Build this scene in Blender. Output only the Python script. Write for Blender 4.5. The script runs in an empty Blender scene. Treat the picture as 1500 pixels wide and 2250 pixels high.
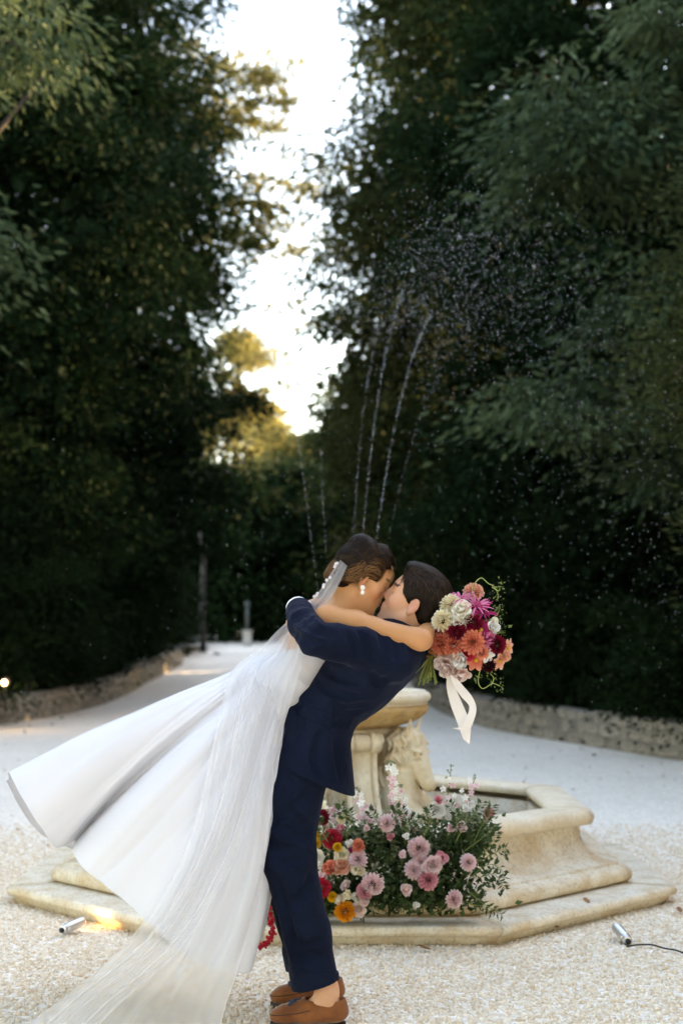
import bpy, bmesh, math, random
import numpy as np
from mathutils import Vector, Matrix, Quaternion

random.seed(5)
RNG = np.random.default_rng(11)
S = bpy.context.scene
COL = S.collection
R = math.radians
PI = math.pi

# ------------------------------------------------------------------ camera
CAM_H = 1.30
FPX = 3125.0                              # 50 mm lens on a 36 mm tall frame, photo pixels
PITCH = math.atan(255 / FPX)
cam_d = bpy.data.cameras.new('camera')
cam = bpy.data.objects.new('camera', cam_d)
COL.objects.link(cam)
cam.location = (0, 0, CAM_H)
cam.rotation_euler = (PI / 2 + PITCH, 0, 0)
cam_d.sensor_fit = 'VERTICAL'
cam_d.sensor_height = 36
cam_d.sensor_width = 24
cam_d.lens = 50
cam_d.clip_start = 0.05
cam_d.clip_end = 1000
cam_d.dof.use_dof = True
cam_d.dof.focus_distance = 4.83
cam_d.dof.aperture_fstop = 2.2
cam_d.dof.aperture_blades = 9
S.camera = cam

# ------------------------------------------------------------------ world, sun, exposure
SUN_EL, SUN_AZ = R(27), R(66)             # low sun behind the trees to the right of the avenue
w = bpy.data.worlds.new('World')
S.world = w
w.use_nodes = True
nt = w.node_tree
bg = nt.nodes['Background']
sky = nt.nodes.new('ShaderNodeTexSky')
sky.sky_type = 'NISHITA'
sky.sun_disc = False
sky.sun_elevation = SUN_EL
sky.sun_rotation = SUN_AZ
sky.air_density = 1.0
sky.dust_density = 1.0
sky.ozone_density = 1.0
nt.links.new(sky.outputs[0], bg.inputs[0])
bg.inputs[1].default_value = 0.15
sl = bpy.data.lights.new('sun', 'SUN')
sl.energy = 3.0
sl.angle = R(0.5)
sl.color = (1.0, 0.80, 0.55)
sun = bpy.data.objects.new('sun', sl)
COL.objects.link(sun)
sdir = Vector((math.sin(SUN_AZ) * math.cos(SUN_EL), math.cos(SUN_AZ) * math.cos(SUN_EL), math.sin(SUN_EL)))
sun.rotation_euler = sdir.to_track_quat('Z', 'Y').to_euler()
sun.location = (12, 18, 20)

vs = S.view_settings
vs.view_transform = 'Standard'
vs.look = 'None'
vs.gamma = 1
vs.use_curve_mapping = False
vs.exposure = 3.35
vs.use_white_balance = True
vs.white_balance_temperature = 9200
vs.white_balance_tint = 14
S.cycles.max_bounces = 8
S.cycles.diffuse_bounces = 3
S.cycles.glossy_bounces = 3
S.cycles.transmission_bounces = 5
S.cycles.transparent_max_bounces = 16
S.cycles.use_denoising = True
S.cycles.caustics_reflective = False
S.cycles.caustics_refractive = False


# ------------------------------------------------------------------ helpers
def P(px, py, Y):
    """photo pixel at world depth Y -> world point (used to survey positions)"""
    u, v = (px - 750) / FPX, (1125 - py) / FPX
    d = np.array([u, math.cos(PITCH) - v * math.sin(PITCH), math.sin(PITCH) + v * math.cos(PITCH)])
    return np.array([0, 0, CAM_H]) + d * (Y / d[1])


def PG(px, py, z=0.0):
    """photo pixel -> point on the level z"""
    u, v = (px - 750) / FPX, (1125 - py) / FPX
    d = np.array([u, math.cos(PITCH) - v * math.sin(PITCH), math.sin(PITCH) + v * math.cos(PITCH)])
    return np.array([0, 0, CAM_H]) + d * ((z - CAM_H) / d[2])


def nrm(v):
    v = np.asarray(v, float)
    return v / (np.linalg.norm(v) + 1e-12)


def tag(o, label=None, cat=None, group=None, kind=None):
    for k, v in (('label', label), ('category', cat), ('group', group), ('kind', kind)):
        if v:
            o[k] = v
    return o


def thing(name, loc, label, cat, group=None):
    o = bpy.data.objects.new(name, None)
    COL.objects.link(o)
    o.location = loc
    o.empty_display_size = 0.1
    return tag(o, label, cat, group)


def wloc(o):
    v = Vector((0, 0, 0))
    while o:
        v = v + o.location
        o = o.parent
    return np.array(v)


def mesh_of(name, V, faces, mats, smooth=True, attrs=None, fmat=None, col=None):
    """faces: (N,3) or (N,4) array, or a list of tuples of any length"""
    me = bpy.data.meshes.new(name)
    V = np.asarray(V, np.float32)
    if isinstance(faces, np.ndarray):
        n, k = faces.shape
        me.vertices.add(len(V))
        me.vertices.foreach_set('co', V.ravel())
        me.loops.add(n * k)
        me.loops.foreach_set('vertex_index', faces.astype(np.int32).ravel())
        me.polygons.add(n)
        me.polygons.foreach_set('loop_start', np.arange(0, n * k, k, dtype=np.int32))
        me.polygons.foreach_set('loop_total', np.full(n, k, np.int32))
        me.update(calc_edges=True)
    else:
        me.from_pydata(V.tolist(), [], [tuple(int(i) for i in f) for f in faces])
        me.update()
    if smooth:
        me.polygons.foreach_set('use_smooth', np.ones(len(me.polygons), bool))
    if fmat is not None:
        me.polygons.foreach_set('material_index', np.asarray(fmat, np.int32))
    for k, a in (attrs or {}).items():
        at = me.attributes.new(k, 'FLOAT', 'POINT')
        at.data.foreach_set('value', np.asarray(a, np.float32))
    if col is not None:
        c = np.ones((len(V), 4), np.float32)
        c[:, :3] = col
        at = me.attributes.new('col', 'FLOAT_COLOR', 'POINT')
        at.data.foreach_set('color', c.ravel())
    for m in (mats if isinstance(mats, (list, tuple)) else [mats]):
        me.materials.append(m)
    return me


def put(name, me, parent=None, loc=None, rot=None, kind=None):
    o = bpy.data.objects.new(name, me)
    COL.objects.link(o)
    if parent:
        o.parent = parent
    if loc is not None:
        o.location = Vector(np.asarray(loc, float)) - (Vector(wloc(parent)) if parent else Vector((0, 0, 0)))
    if rot is not None:
        if isinstance(rot, Quaternion):
            o.rotation_mode = 'QUATERNION'
            o.rotation_quaternion = rot
        else:
            o.rotation_euler = rot
    if kind:
        o['kind'] = kind
    return o


def obj(name, V, faces, mats, parent=None, kind=None, **kw):
    """vertices in world space; the mesh is stored relative to the parent thing's base"""
    V = np.asarray(V, float)
    if parent is not None:
        V = V - wloc(parent)
    return put(name, mesh_of(name, V, faces, mats, **kw), parent, kind=kind)


class MB:
    """collects geometry, builds one mesh"""
    def __init__(s):
        s.V, s.F, s.A, s.n = [], [], [], 0

    def add(s, V, F, a=0.0):
        V = np.asarray(V, float)
        s.V.append(V)
        s.F += [tuple(int(i) + s.n for i in f) for f in F]
        s.A.append(np.broadcast_to(np.asarray(a, float), (len(V),)))
        s.n += len(V)
        return s

    def box(s, c, half, M=None):
        v = np.array([[x, y, z] for x in (-1, 1) for y in (-1, 1) for z in (-1, 1)]) * np.asarray(half)
        if M is not None:
            v = v @ np.asarray(M).T
        return s.add(v + np.asarray(c), [(0, 1, 3, 2), (4, 6, 7, 5), (0, 4, 5, 1), (2, 3, 7, 6), (0, 2, 6, 4), (1, 5, 7, 3)])

    def tube(s, pts, rad, n=8, cap=True, a=0.0):
        V, F = tube(pts, rad, n, cap)
        return s.add(V, F, a)

    def ball(s, c, r, nu=10, nv=6):
        V, F = ball(c, r, nu, nv)
        return s.add(V, F)

    def lathe(s, prof, n=48, c=(0, 0, 0), mod=None):
        prof = np.asarray(prof, float)
        th = np.linspace(0, 2 * PI, n, endpoint=False)
        V = np.zeros((len(prof), n, 3))
        for i, (r, z) in enumerate(prof):
            rr = r * (mod(th, i / max(1, len(prof) - 1)) if mod else 1)
            V[i, :, 0], V[i, :, 1], V[i, :, 2] = rr * np.cos(th), rr * np.sin(th), z
        F = [(i * n + j, i * n + (j + 1) % n, (i + 1) * n + (j + 1) % n, (i + 1) * n + j)
             for i in range(len(prof) - 1) for j in range(n)]
        return s.add(V.reshape(-1, 3) + np.asarray(c), F)

    def mesh(s, name, mats, smooth=True, key='tip', **kw):
        return mesh_of(name, np.concatenate(s.V), s.F, mats, smooth, attrs={key: np.concatenate(s.A)}, **kw)

    def build(s, name, mats, parent=None, smooth=True, kind=None, **kw):
        return obj(name, np.concatenate(s.V), s.F, mats, parent, smooth=smooth, kind=kind,
                   attrs={'tip': np.concatenate(s.A)}, **kw)


def frames(pts):
    pts = np.asarray(pts, float)
    t = np.gradient(pts, axis=0)
    t /= np.linalg.norm(t, axis=1, keepdims=True) + 1e-12
    up = np.array([0, 0, 1.0]) if abs(t[0, 2]) < 0.9 else np.array([1.0, 0, 0])
    N, B = [], []
    n = nrm(np.cross(up, t[0]))
    for k in range(len(pts)):
        n = nrm(n - t[k] * np.dot(n, t[k]))
        N.append(n)
        B.append(np.cross(t[k], n))
    return t, np.array(N), np.array(B)


def tube(pts, rad, n=8, cap=True):
    pts = np.asarray(pts, float)
    rad = np.broadcast_to(np.asarray(rad, float), (len(pts),))
    t, N, B = frames(pts)
    th = np.linspace(0, 2 * PI, n, endpoint=False)
    V = (pts[:, None] + rad[:, None, None] * (np.cos(th)[None, :, None] * N[:, None] + np.sin(th)[None, :, None] * B[:, None])).reshape(-1, 3)
    F = [(i * n + j, i * n + (j + 1) % n, (i + 1) * n + (j + 1) % n, (i + 1) * n + j)
         for i in range(len(pts) - 1) for j in range(n)]
    if cap:
        F.append(tuple(range(n))[::-1])
        F.append(tuple((len(pts) - 1) * n + j for j in range(n)))
    return V, F


def ball(c, r, nu=10, nv=6):
    V = [[0, 0, 1]]
    for i in range(1, nv):
        a = PI * i / nv
        V += [[math.sin(a) * math.cos(2 * PI * j / nu), math.sin(a) * math.sin(2 * PI * j / nu), math.cos(a)] for j in range(nu)]
    V.append([0, 0, -1])
    F = [(0, 1 + j, 1 + (j + 1) % nu) for j in range(nu)]
    for i in range(nv - 2):
        b = 1 + i * nu
        F += [(b + j, b + nu + j, b + nu + (j + 1) % nu, b + (j + 1) % nu) for j in range(nu)]
    b = 1 + (nv - 2) * nu
    F += [(b + j, len(V) - 1, b + (j + 1) % nu) for j in range(nu)]
    return np.array(V) * np.asarray(r) + np.asarray(c), F


def spline(pts, n, closed=False):
    """Catmull-Rom through pts, n samples"""
    p = np.asarray(pts, float)
    m = len(p)
    segs = m if closed else m - 1
    out = []
    for q in np.linspace(0, segs, n, endpoint=not closed):
        i = min(int(q), segs - 1)
        t = q - i
        if closed:
            a, b, c, d = p[(i - 1) % m], p[i], p[(i + 1) % m], p[(i + 2) % m]
        else:
            a, b, c, d = p[max(i - 1, 0)], p[i], p[i + 1], p[min(i + 2, m - 1)]
        out.append(0.5 * (2 * b + (c - a) * t + (2 * a - 5 * b + 4 * c - d) * t * t + (3 * b - a - 3 * c + d) * t ** 3))
    return np.array(out)


def grid_faces(nu, nv, closed=False):
    """vertex index = i*nu + j"""
    i, j = np.meshgrid(np.arange(nv - 1), np.arange(nu if closed else nu - 1), indexing='ij')
    j2 = (j + 1) % nu
    return np.stack([i * nu + j, i * nu + j2, (i + 1) * nu + j2, (i + 1) * nu + j], -1).reshape(-1, 4)


# ------------------------------------------------------------------ signed distance modelling (bodies, clothes, carved horse)
class Field:
    def __init__(s, lo, hi, h):
        s.h = h
        s.lo = np.asarray(lo, float)
        s.n = np.ceil((np.asarray(hi, float) - s.lo) / h).astype(int) + 1
        s.f = np.full(s.n, 0.3, np.float32)

    def sub(s, lo, hi):
        a = np.clip(np.floor((np.asarray(lo) - s.lo) / s.h).astype(int), 0, s.n - 1)
        b = np.clip(np.ceil((np.asarray(hi) - s.lo) / s.h).astype(int) + 1, 1, s.n)
        b = np.maximum(b, a + 1)
        ax = [(s.lo[i] + s.h * np.arange(a[i], b[i])).astype(np.float32) for i in range(3)]
        return (slice(a[0], b[0]), slice(a[1], b[1]), slice(a[2], b[2])), ax[0][:, None, None], ax[1][None, :, None], ax[2][None, None, :]

    def op(s, lo, hi, fn, k, cut=False):
        m = k + 3 * s.h
        sl, X, Y, Z = s.sub(np.asarray(lo) - m, np.asarray(hi) + m)
        d = fn(X, Y, Z)
        c = s.f[sl]
        if cut:
            hh = np.clip(0.5 - 0.5 * (c + d) / k, 0, 1)
            s.f[sl] = c * (1 - hh) - d * hh + k * hh * (1 - hh)
        else:
            hh = np.clip(0.5 + 0.5 * (c - d) / k, 0, 1)
            s.f[sl] = c * (1 - hh) + d * hh - k * hh * (1 - hh)

    def cone(s, a, b, r1, r2, k=0.02, flat=None, cut=False):
        a, b = np.asarray(a, float), np.asarray(b, float)
        ba = b - a
        L2 = float(ba @ ba) + 1e-9
        if flat is not None:
            ax, fac = nrm(flat[0]), flat[1]

        def fn(X, Y, Z):
            x, y, z = X - a[0], Y - a[1], Z - a[2]
            t = np.clip((x * ba[0] + y * ba[1] + z * ba[2]) / L2, 0, 1)
            x, y, z = x - t * ba[0], y - t * ba[1], z - t * ba[2]
            if flat is not None:
                q = (x * ax[0] + y * ax[1] + z * ax[2]) * (1 - 1 / fac)
                x, y, z = x - q * ax[0], y - q * ax[1], z - q * ax[2]
            return np.sqrt(x * x + y * y + z * z) - (r1 + (r2 - r1) * t)
        r = max(r1, r2) * (max(1, flat[1]) if flat is not None else 1)
        s.op(np.minimum(a, b) - r, np.maximum(a, b) + r, fn, k, cut)

    def chain(s, pts, rads, k=0.02, flat=None, cut=False):
        for i in range(len(pts) - 1):
            s.cone(pts[i], pts[i + 1], rads[i], rads[i + 1], k, flat, cut)

    def ell(s, c, r, M=None, k=0.02, cut=False):
        c, r = np.asarray(c, float), np.broadcast_to(np.asarray(r, float), (3,))
        M = np.eye(3) if M is None else np.asarray(M, float)

        def fn(X, Y, Z):
            x, y, z = X - c[0], Y - c[1], Z - c[2]
            q = [(x * M[i, 0] + y * M[i, 1] + z * M[i, 2]) / r[i] for i in range(3)]
            k0 = np.sqrt(q[0] ** 2 + q[1] ** 2 + q[2] ** 2)
            k1 = np.sqrt((q[0] / r[0]) ** 2 + (q[1] / r[1]) ** 2 + (q[2] / r[2]) ** 2) + 1e-6
            return k0 * (k0 - 1) / k1
        m = r.max()
        s.op(c - m, c + m, fn, k, cut)

    def plane(s, p, n, k=0.004):
        """cut away the side the normal points to"""
        n = nrm(n)
        p = np.asarray(p, float)
        hi = s.lo + s.h * s.n
        s.op(s.lo, hi, lambda X, Y, Z: -((X - p[0]) * n[0] + (Y - p[1]) * n[1] + (Z - p[2]) * n[2]), k, True)

    def warp(s, fn):
        sl, X, Y, Z = s.sub(s.lo, s.lo + s.h * s.n)
        act = np.abs(s.f) < 0.05
        i = np.nonzero(act)
        x, y, z = (s.lo[a] + s.h * i[a] for a in range(3))
        s.f[i] += fn(x, y, z).astype(np.float32)

    def val(s, p):
        q = (np.asarray(p) - s.lo) / s.h
        i = np.clip(np.floor(q).astype(int), 0, s.n - 2)
        t = q - i
        v = 0
        for a in (0, 1):
            for b in (0, 1):
                for c in (0, 1):
                    v += s.f[i[0] + a, i[1] + b, i[2] + c] * abs(1 - a - t[0]) * abs(1 - b - t[1]) * abs(1 - c - t[2])
        return v

    def hit(s, px, py, y0=4.2, y1=5.4, off=0.0):
        """front surface point on the line of sight of a photo pixel"""
        y = y0
        while y < y1:
            if s.val(P(px, py, y)) < off:
                return P(px, py, y)
            y += 0.003
        return P(px, py, y1)

    def snap(s, p, off=0.0):
        p = np.array(p, float)
        for _ in range(8):
            e = s.h * 0.8
            g = np.array([s.val(p + d) - s.val(p - d) for d in np.eye(3) * e]) / (2 * e)
            v = s.val(p) - off
            p = p - g * v / (g @ g + 1e-6) * 0.8
        return p

    def groove(s, pts, r=0.018, depth=0.0125, k=0.008, n=14, y1=5.4):
        c = [s.hit(x, y, y1=y1) for x, y in spline(pts, n)]
        out = []
        n = len(c)
        if max(abs(c[i][1] - c[i - 1][1]) for i in range(1, n)) > 0.03:
            return
        for i, p in enumerate(c):
            e = s.h
            g = nrm([s.val(p + d) - s.val(p - d) for d in np.eye(3) * e])
            t = math.sin(PI * (0.12 + 0.76 * i / (n - 1)))
            out.append(p + g * (r - depth * t))
        s.chain(out, [r * 0.98] * n, k, cut=True)

    def nets(s, smooth=1):
        f = s.f
        ng = f < 0
        c = np.zeros(tuple(s.n - 1), np.uint8)
        offs = [(a, b, d) for a in (0, 1) for b in (0, 1) for d in (0, 1)]
        nx, ny, nz = s.n
        for a, b, d in offs:
            c += ng[a:nx - 1 + a, b:ny - 1 + b, d:nz - 1 + d]
        act = (c > 0) & (c < 8)
        idx = np.argwhere(act)
        cv = np.stack([f[idx[:, 0] + a, idx[:, 1] + b, idx[:, 2] + d] for a, b, d in offs], 1)
        acc = np.zeros((len(idx), 3))
        cnt = np.zeros(len(idx))
        O = np.array(offs, float)
        for p in range(8):
            for q in range(p + 1, 8):
                if np.abs(O[p] - O[q]).sum() == 1:
                    x = (cv[:, p] < 0) != (cv[:, q] < 0)
                    t = np.where(x, cv[:, p] / (cv[:, p] - cv[:, q] + 1e-12), 0)
                    acc += np.where(x[:, None], O[p] + t[:, None] * (O[q] - O[p]), 0)
                    cnt += x
        V = s.lo + s.h * (idx + acc / np.maximum(cnt, 1)[:, None])
        im = np.full(act.shape, -1, np.int32)
        im[act] = np.arange(len(idx))
        Q = []
        for ax in range(3):
            sh = [0, 0, 0]
            sh[ax] = 1
            A = ng[:nx - sh[0], :ny - sh[1], :nz - sh[2]]
            B = ng[sh[0]:, sh[1]:, sh[2]:]
            e = np.argwhere(A != B)
            u, v = (ax + 1) % 3, (ax + 2) % 3
            ok = (e[:, u] > 0) & (e[:, v] > 0) & (e[:, u] < s.n[u] - 1) & (e[:, v] < s.n[v] - 1)
            e = e[ok]
            inside = A[e[:, 0], e[:, 1], e[:, 2]]
            du, dv = np.zeros(3, int), np.zeros(3, int)
            du[u] = 1
            dv[v] = 1
            g = lambda w: im[w[:, 0], w[:, 1], w[:, 2]]
            q = np.stack([g(e - du - dv), g(e - dv), g(e), g(e - du)], 1)
            q[~inside] = q[~inside][:, ::-1]
            Q.append(q)
        Q = np.concatenate(Q)
        Q = Q[(Q >= 0).all(1)]
        for _ in range(smooth):
            a = np.concatenate([Q[:, i] for i in range(4)])
            b = np.concatenate([Q[:, (i + 1) % 4] for i in range(4)])
            n = np.bincount(a, minlength=len(V)) + np.bincount(b, minlength=len(V))
            W = np.stack([np.bincount(a, V[b, i], len(V)) + np.bincount(b, V[a, i], len(V)) for i in range(3)], 1)
            V = 0.5 * V + 0.5 * W / np.maximum(n, 1)[:, None]
        return V, Q


# ------------------------------------------------------------------ materials
def L(nt, a, b):
    nt.links.new(a, b)


def M(name, col, rough=0.6, col2=None, scale=5.0, detail=6, ramp=(0.35, 0.65), bump=0.0, bscale=40.0, spec=0.3,
      sheen=0.0, sss=0.0, metal=0.0, stretch=None, attr=None, stain=None, emit=None, vor=False, transl=0.0, rnd=None, bdist=0.01):
    """node material. attr: 'col' colour attribute or 'tip'/'rnd' float attribute mixing col -> col2.
    stain: (colour, scale, amount) second large noise layer."""
    m = bpy.data.materials.new(name)
    m.use_nodes = True
    t = m.node_tree
    b = t.nodes['Principled BSDF']
    c4 = lambda c: (c[0], c[1], c[2], 1)
    b.inputs['Base Color'].default_value = c4(col)
    b.inputs['Roughness'].default_value = rough
    b.inputs['Specular IOR Level'].default_value = spec
    b.inputs['Metallic'].default_value = metal
    if sheen:
        b.inputs['Sheen Weight'].default_value = sheen
        b.inputs['Sheen Roughness'].default_value = 0.4
        b.inputs['Sheen Tint'].default_value = tuple(min(1, 0.25 + 12 * q) if max(col) < 0.05 else 1 for q in col) + (1,)
    if sss:
        b.inputs['Subsurface Weight'].default_value = sss
        b.inputs['Subsurface Radius'].default_value = (1, 0.35, 0.2)
        b.inputs['Subsurface Scale'].default_value = 0.008
    tc = t.nodes.new('ShaderNodeTexCoord')
    vec = tc.outputs['Object']
    if stretch:
        mp = t.nodes.new('ShaderNodeMapping')
        mp.inputs['Scale'].default_value = stretch
        L(t, vec, mp.inputs['Vector'])
        vec = mp.outputs[0]

    def noise(sc, de=6, ro=0.6):
        n = t.nodes.new('ShaderNodeTexNoise')
        n.inputs['Scale'].default_value = sc
        n.inputs['Detail'].default_value = de
        n.inputs['Roughness'].default_value = ro
        L(t, vec, n.inputs['Vector'])
        return n.outputs['Fac']
    out = None
    if attr == 'col':
        a = t.nodes.new('ShaderNodeAttribute')
        a.attribute_name = 'col'
        out = a.outputs['Color']
    if col2 is not None:
        mx = t.nodes.new('ShaderNodeMix')
        mx.data_type = 'RGBA'
        if attr in ('tip', 'rnd'):
            a = t.nodes.new('ShaderNodeAttribute')
            a.attribute_name = attr
            L(t, a.outputs['Fac'], mx.inputs[0])
        elif rnd:
            oi = t.nodes.new('ShaderNodeObjectInfo')
            L(t, oi.outputs['Random'], mx.inputs[0])
        else:
            rp = t.nodes.new('ShaderNodeMapRange')
            rp.inputs[1].default_value, rp.inputs[2].default_value = ramp
            if vor:
                vo = t.nodes.new('ShaderNodeTexVoronoi')
                vo.inputs['Scale'].default_value = scale
                L(t, vec, vo.inputs['Vector'])
                sp = t.nodes.new('ShaderNodeSeparateColor')
                L(t, vo.outputs['Color'], sp.inputs[0])
                L(t, sp.outputs[0], rp.inputs[0])
            else:
                L(t, noise(scale, detail), rp.inputs[0])
            L(t, rp.outputs[0], mx.inputs[0])
        if out is not None:
            L(t, out, mx.inputs[6])
        else:
            mx.inputs[6].default_value = c4(col)
        mx.inputs[7].default_value = c4(col2)
        out = mx.outputs[2]
    if stain:
        for st in (stain if isinstance(stain, list) else [stain]):
            sc, ssc, amt = st
            mx = t.nodes.new('ShaderNodeMix')
            mx.data_type = 'RGBA'
            rp = t.nodes.new('ShaderNodeMapRange')
            rp.inputs[1].default_value, rp.inputs[2].default_value = 0.5, 0.75
            rp.inputs[4].default_value = amt
            L(t, noise(ssc, 8, 0.68), rp.inputs[0])
            L(t, rp.outputs[0], mx.inputs[0])
            if out is not None:
                L(t, out, mx.inputs[6])
            else:
                mx.inputs[6].default_value = c4(col)
            mx.inputs[7].default_value = c4(sc)
            out = mx.outputs[2]
    if out is not None:
        L(t, out, b.inputs['Base Color'])
    if bump:
        bp = t.nodes.new('ShaderNodeBump')
        bp.inputs['Strength'].default_value = bump
        bp.inputs['Distance'].default_value = bdist
        if vor:
            vo = t.nodes.new('ShaderNodeTexVoronoi')
            vo.inputs['Scale'].default_value = bscale
            L(t, vec, vo.inputs['Vector'])
            bp.invert = True
            L(t, vo.outputs['Distance'], bp.inputs['Height'])
        else:
            L(t, noise(bscale, 5), bp.inputs['Height'])
        L(t, bp.outputs[0], b.inputs['Normal'])
    if emit:
        b.inputs['Emission Color'].default_value = c4(emit[0])
        b.inputs['Emission Strength'].default_value = emit[1]
    if transl:
        tr = t.nodes.new('ShaderNodeBsdfTranslucent')
        if out is not None:
            L(t, out, tr.inputs[0])
        else:
            tr.inputs[0].default_value = c4(col)
        ms = t.nodes.new('ShaderNodeMixShader')
        ms.inputs[0].default_value = transl
        L(t, b.outputs[0], ms.inputs[1])
        L(t, tr.outputs[0], ms.inputs[2])
        L(t, ms.outputs[0], t.nodes['Material Output'].inputs[0])
    return m


MAT = {}
MAT['stone'] = M('cream_stone', (0.76, 0.66, 0.50), 0.7, (0.66, 0.53, 0.36), 6, bump=0.25, bscale=60,
                 stain=[((0.36, 0.28, 0.18), 48, 0.4), ((0.60, 0.40, 0.18), 3.5, 0.5)])
MAT['stone_dirty'] = M('weathered_stone', (0.74, 0.66, 0.52), 0.75, (0.62, 0.50, 0.35), 8, bump=0.3, bscale=70,
                       stain=[((0.14, 0.11, 0.07), 62, 0.7), ((0.58, 0.38, 0.17), 4, 0.6)])
MAT['stone_amber'] = M('amber_glow_stone', (0.62, 0.43, 0.22), 0.7, (0.5, 0.29, 0.10), 5, bump=0.25, bscale=60,
                       stain=((0.16, 0.09, 0.04), 18, 0.55))  # amber colour holds both staining and the warm glow under the bowl
MAT['grout'] = M('dark_joint', (0.12, 0.1, 0.07), 0.9)  # plain dark brown joint colour
MAT['gravel'] = M('fine_pale_gravel', (0.95, 0.87, 0.76), 0.9, (0.74, 0.64, 0.52), 62, bump=0.5, bscale=62, vor=True,
                  ramp=(0.1, 0.9), stain=[((0.70, 0.64, 0.56), 0.35, 0.6), ((0.56, 0.50, 0.42), 2.5, 0.35)], bdist=0.008)
MAT['pebble'] = M('beige_pebble', (0.87, 0.77, 0.62), 0.65, (0.68, 0.50, 0.32), rnd=True, bump=0.1, bscale=120)
MAT['soil'] = M('dark_soil', (0.03, 0.026, 0.018), 0.95, (0.015, 0.02, 0.01), 4, bump=0.5, bscale=12)
MAT['wallstone'] = M('rubble_stone', (0.36, 0.31, 0.25), 0.9, (0.17, 0.15, 0.12), 3, bump=0.8, bscale=14,
                     stain=[((0.06, 0.06, 0.045), 5, 0.85), ((0.45, 0.40, 0.32), 1.3, 0.5)])
MAT['mortar'] = M('lime_mortar', (0.22, 0.195, 0.16), 0.95, (0.12, 0.11, 0.09), 4, bump=0.8, bscale=20)
MAT['bark'] = M('bark', (0.09, 0.07, 0.05), 0.9, (0.04, 0.032, 0.025), 8, stretch=(1, 1, 0.2), bump=0.7, bscale=25)
MAT['greybark'] = M('grey_bark', (0.2, 0.19, 0.17), 0.9, (0.12, 0.11, 0.1), 8, stretch=(1, 1, 0.2), bump=0.6, bscale=25)

# ================================================================== THE SETTING
def ground_z(y):
    return np.where(y < 22, 0, np.where(y < 60, 0.034 * (y - 22) ** 1.0 * np.clip((y - 22) / 6, 0, 1), 0.034 * 38))


xs = np.concatenate([np.linspace(-160, -12, 12), np.linspace(-10, 10, 41), np.linspace(12, 160, 12)])
ys = np.concatenate([np.linspace(-40, 0, 6), np.linspace(1, 64, 64), np.linspace(70, 300, 10)])
GX, GY = np.meshgrid(xs, ys)
GV = np.stack([GX, GY, ground_z(GY)], -1).reshape(-1, 3)
ground = obj('ground', GV, grid_faces(len(xs), len(ys)), MAT['gravel'], kind='structure')

# real pebbles in the near part of the court, scattered over a patch (geometry nodes)
pv = np.array([[-1.75, 3.9, -0.004], [1.75, 3.9, -0.004], [2.9, 9.6, -0.004], [-2.9, 9.6, -0.004]])
pt = np.stack([pv[0] + (pv[1] - pv[0]) * u + ((pv[3] + (pv[2] - pv[3]) * u) - (pv[0] + (pv[1] - pv[0]) * u)) * v
               for v in np.linspace(0, 1, 20) for u in np.linspace(0, 1, 20)])
dens = np.clip((10.2 - pt[:, 1]) / 3.2, 0.0, 1.0) ** 1.3
pebbles = obj('pebbles', pt, grid_faces(20, 20), MAT['pebble'], kind='stuff', attrs={'dens': dens})
tag(pebbles, 'loose beige pebbles covering the court around the fountain', 'pebbles')
g = bpy.data.node_groups.new('pebble_scatter', 'GeometryNodeTree')
g.interface.new_socket('Geometry', in_out='INPUT', socket_type='NodeSocketGeometry')
g.interface.new_socket('Geometry', in_out='OUTPUT', socket_type='NodeSocketGeometry')
N = lambda ty: g.nodes.new(ty)
gi, go = N('NodeGroupInput'), N('NodeGroupOutput')
dp = N('GeometryNodeDistributePointsOnFaces')
dp.inputs['Density'].default_value = 4200
na = N('GeometryNodeInputNamedAttribute')
na.data_type = 'FLOAT'
na.inputs[0].default_value = 'dens'
mu = N('ShaderNodeMath')
mu.operation = 'MULTIPLY'
mu.inputs[1].default_value = 4200
g.links.new(na.outputs[0], mu.inputs[0])
g.links.new(mu.outputs[0], dp.inputs['Density'])
ico = N('GeometryNodeMeshIcoSphere')
ico.inputs['Radius'].default_value = 1.0
ico.inputs['Subdivisions'].default_value = 2
sp = N('GeometryNodeSetPosition')
nz = N('ShaderNodeTexNoise')
nz.inputs['Scale'].default_value = 1.1
sb = N('ShaderNodeVectorMath')
sb.operation = 'SUBTRACT'
sb.inputs[1].default_value = (0.5, 0.5, 0.5)
g.links.new(nz.outputs['Color'], sb.inputs[0])
sc_ = N('ShaderNodeVectorMath')
sc_.operation = 'SCALE'
sc_.inputs['Scale'].default_value = 1.5
g.links.new(sb.outputs[0], sc_.inputs[0])
g.links.new(ico.outputs[0], sp.inputs['Geometry'])
g.links.new(sc_.outputs[0], sp.inputs['Offset'])
sm = N('GeometryNodeSetShadeSmooth')
g.links.new(sp.outputs[0], sm.inputs['Geometry'])
stm = N('GeometryNodeSetMaterial')
stm.inputs['Material'].default_value = MAT['pebble']
g.links.new(sm.outputs[0], stm.inputs['Geometry'])
io = N('GeometryNodeInstanceOnPoints')
rr = N('FunctionNodeRandomValue')
rr.data_type = 'FLOAT_VECTOR'
rr.inputs[0].default_value = (0, 0, 0)
rr.inputs[1].default_value = (6.28, 6.28, 6.28)
rs = N('FunctionNodeRandomValue')
rs.data_type = 'FLOAT_VECTOR'
rs.inputs[0].default_value = (0.0085, 0.0075, 0.006)
rs.inputs[1].default_value = (0.0165, 0.0135, 0.010)
rs.inputs['Seed'].default_value = 4
g.links.new(gi.outputs[0], dp.inputs['Mesh'])
g.links.new(dp.outputs['Points'], io.inputs['Points'])
g.links.new(stm.outputs[0], io.inputs['Instance'])
g.links.new(rr.outputs[0], io.inputs['Rotation'])
g.links.new(rs.outputs[0], io.inputs['Scale'])
g.links.new(io.outputs[0], go.inputs[0])
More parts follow.
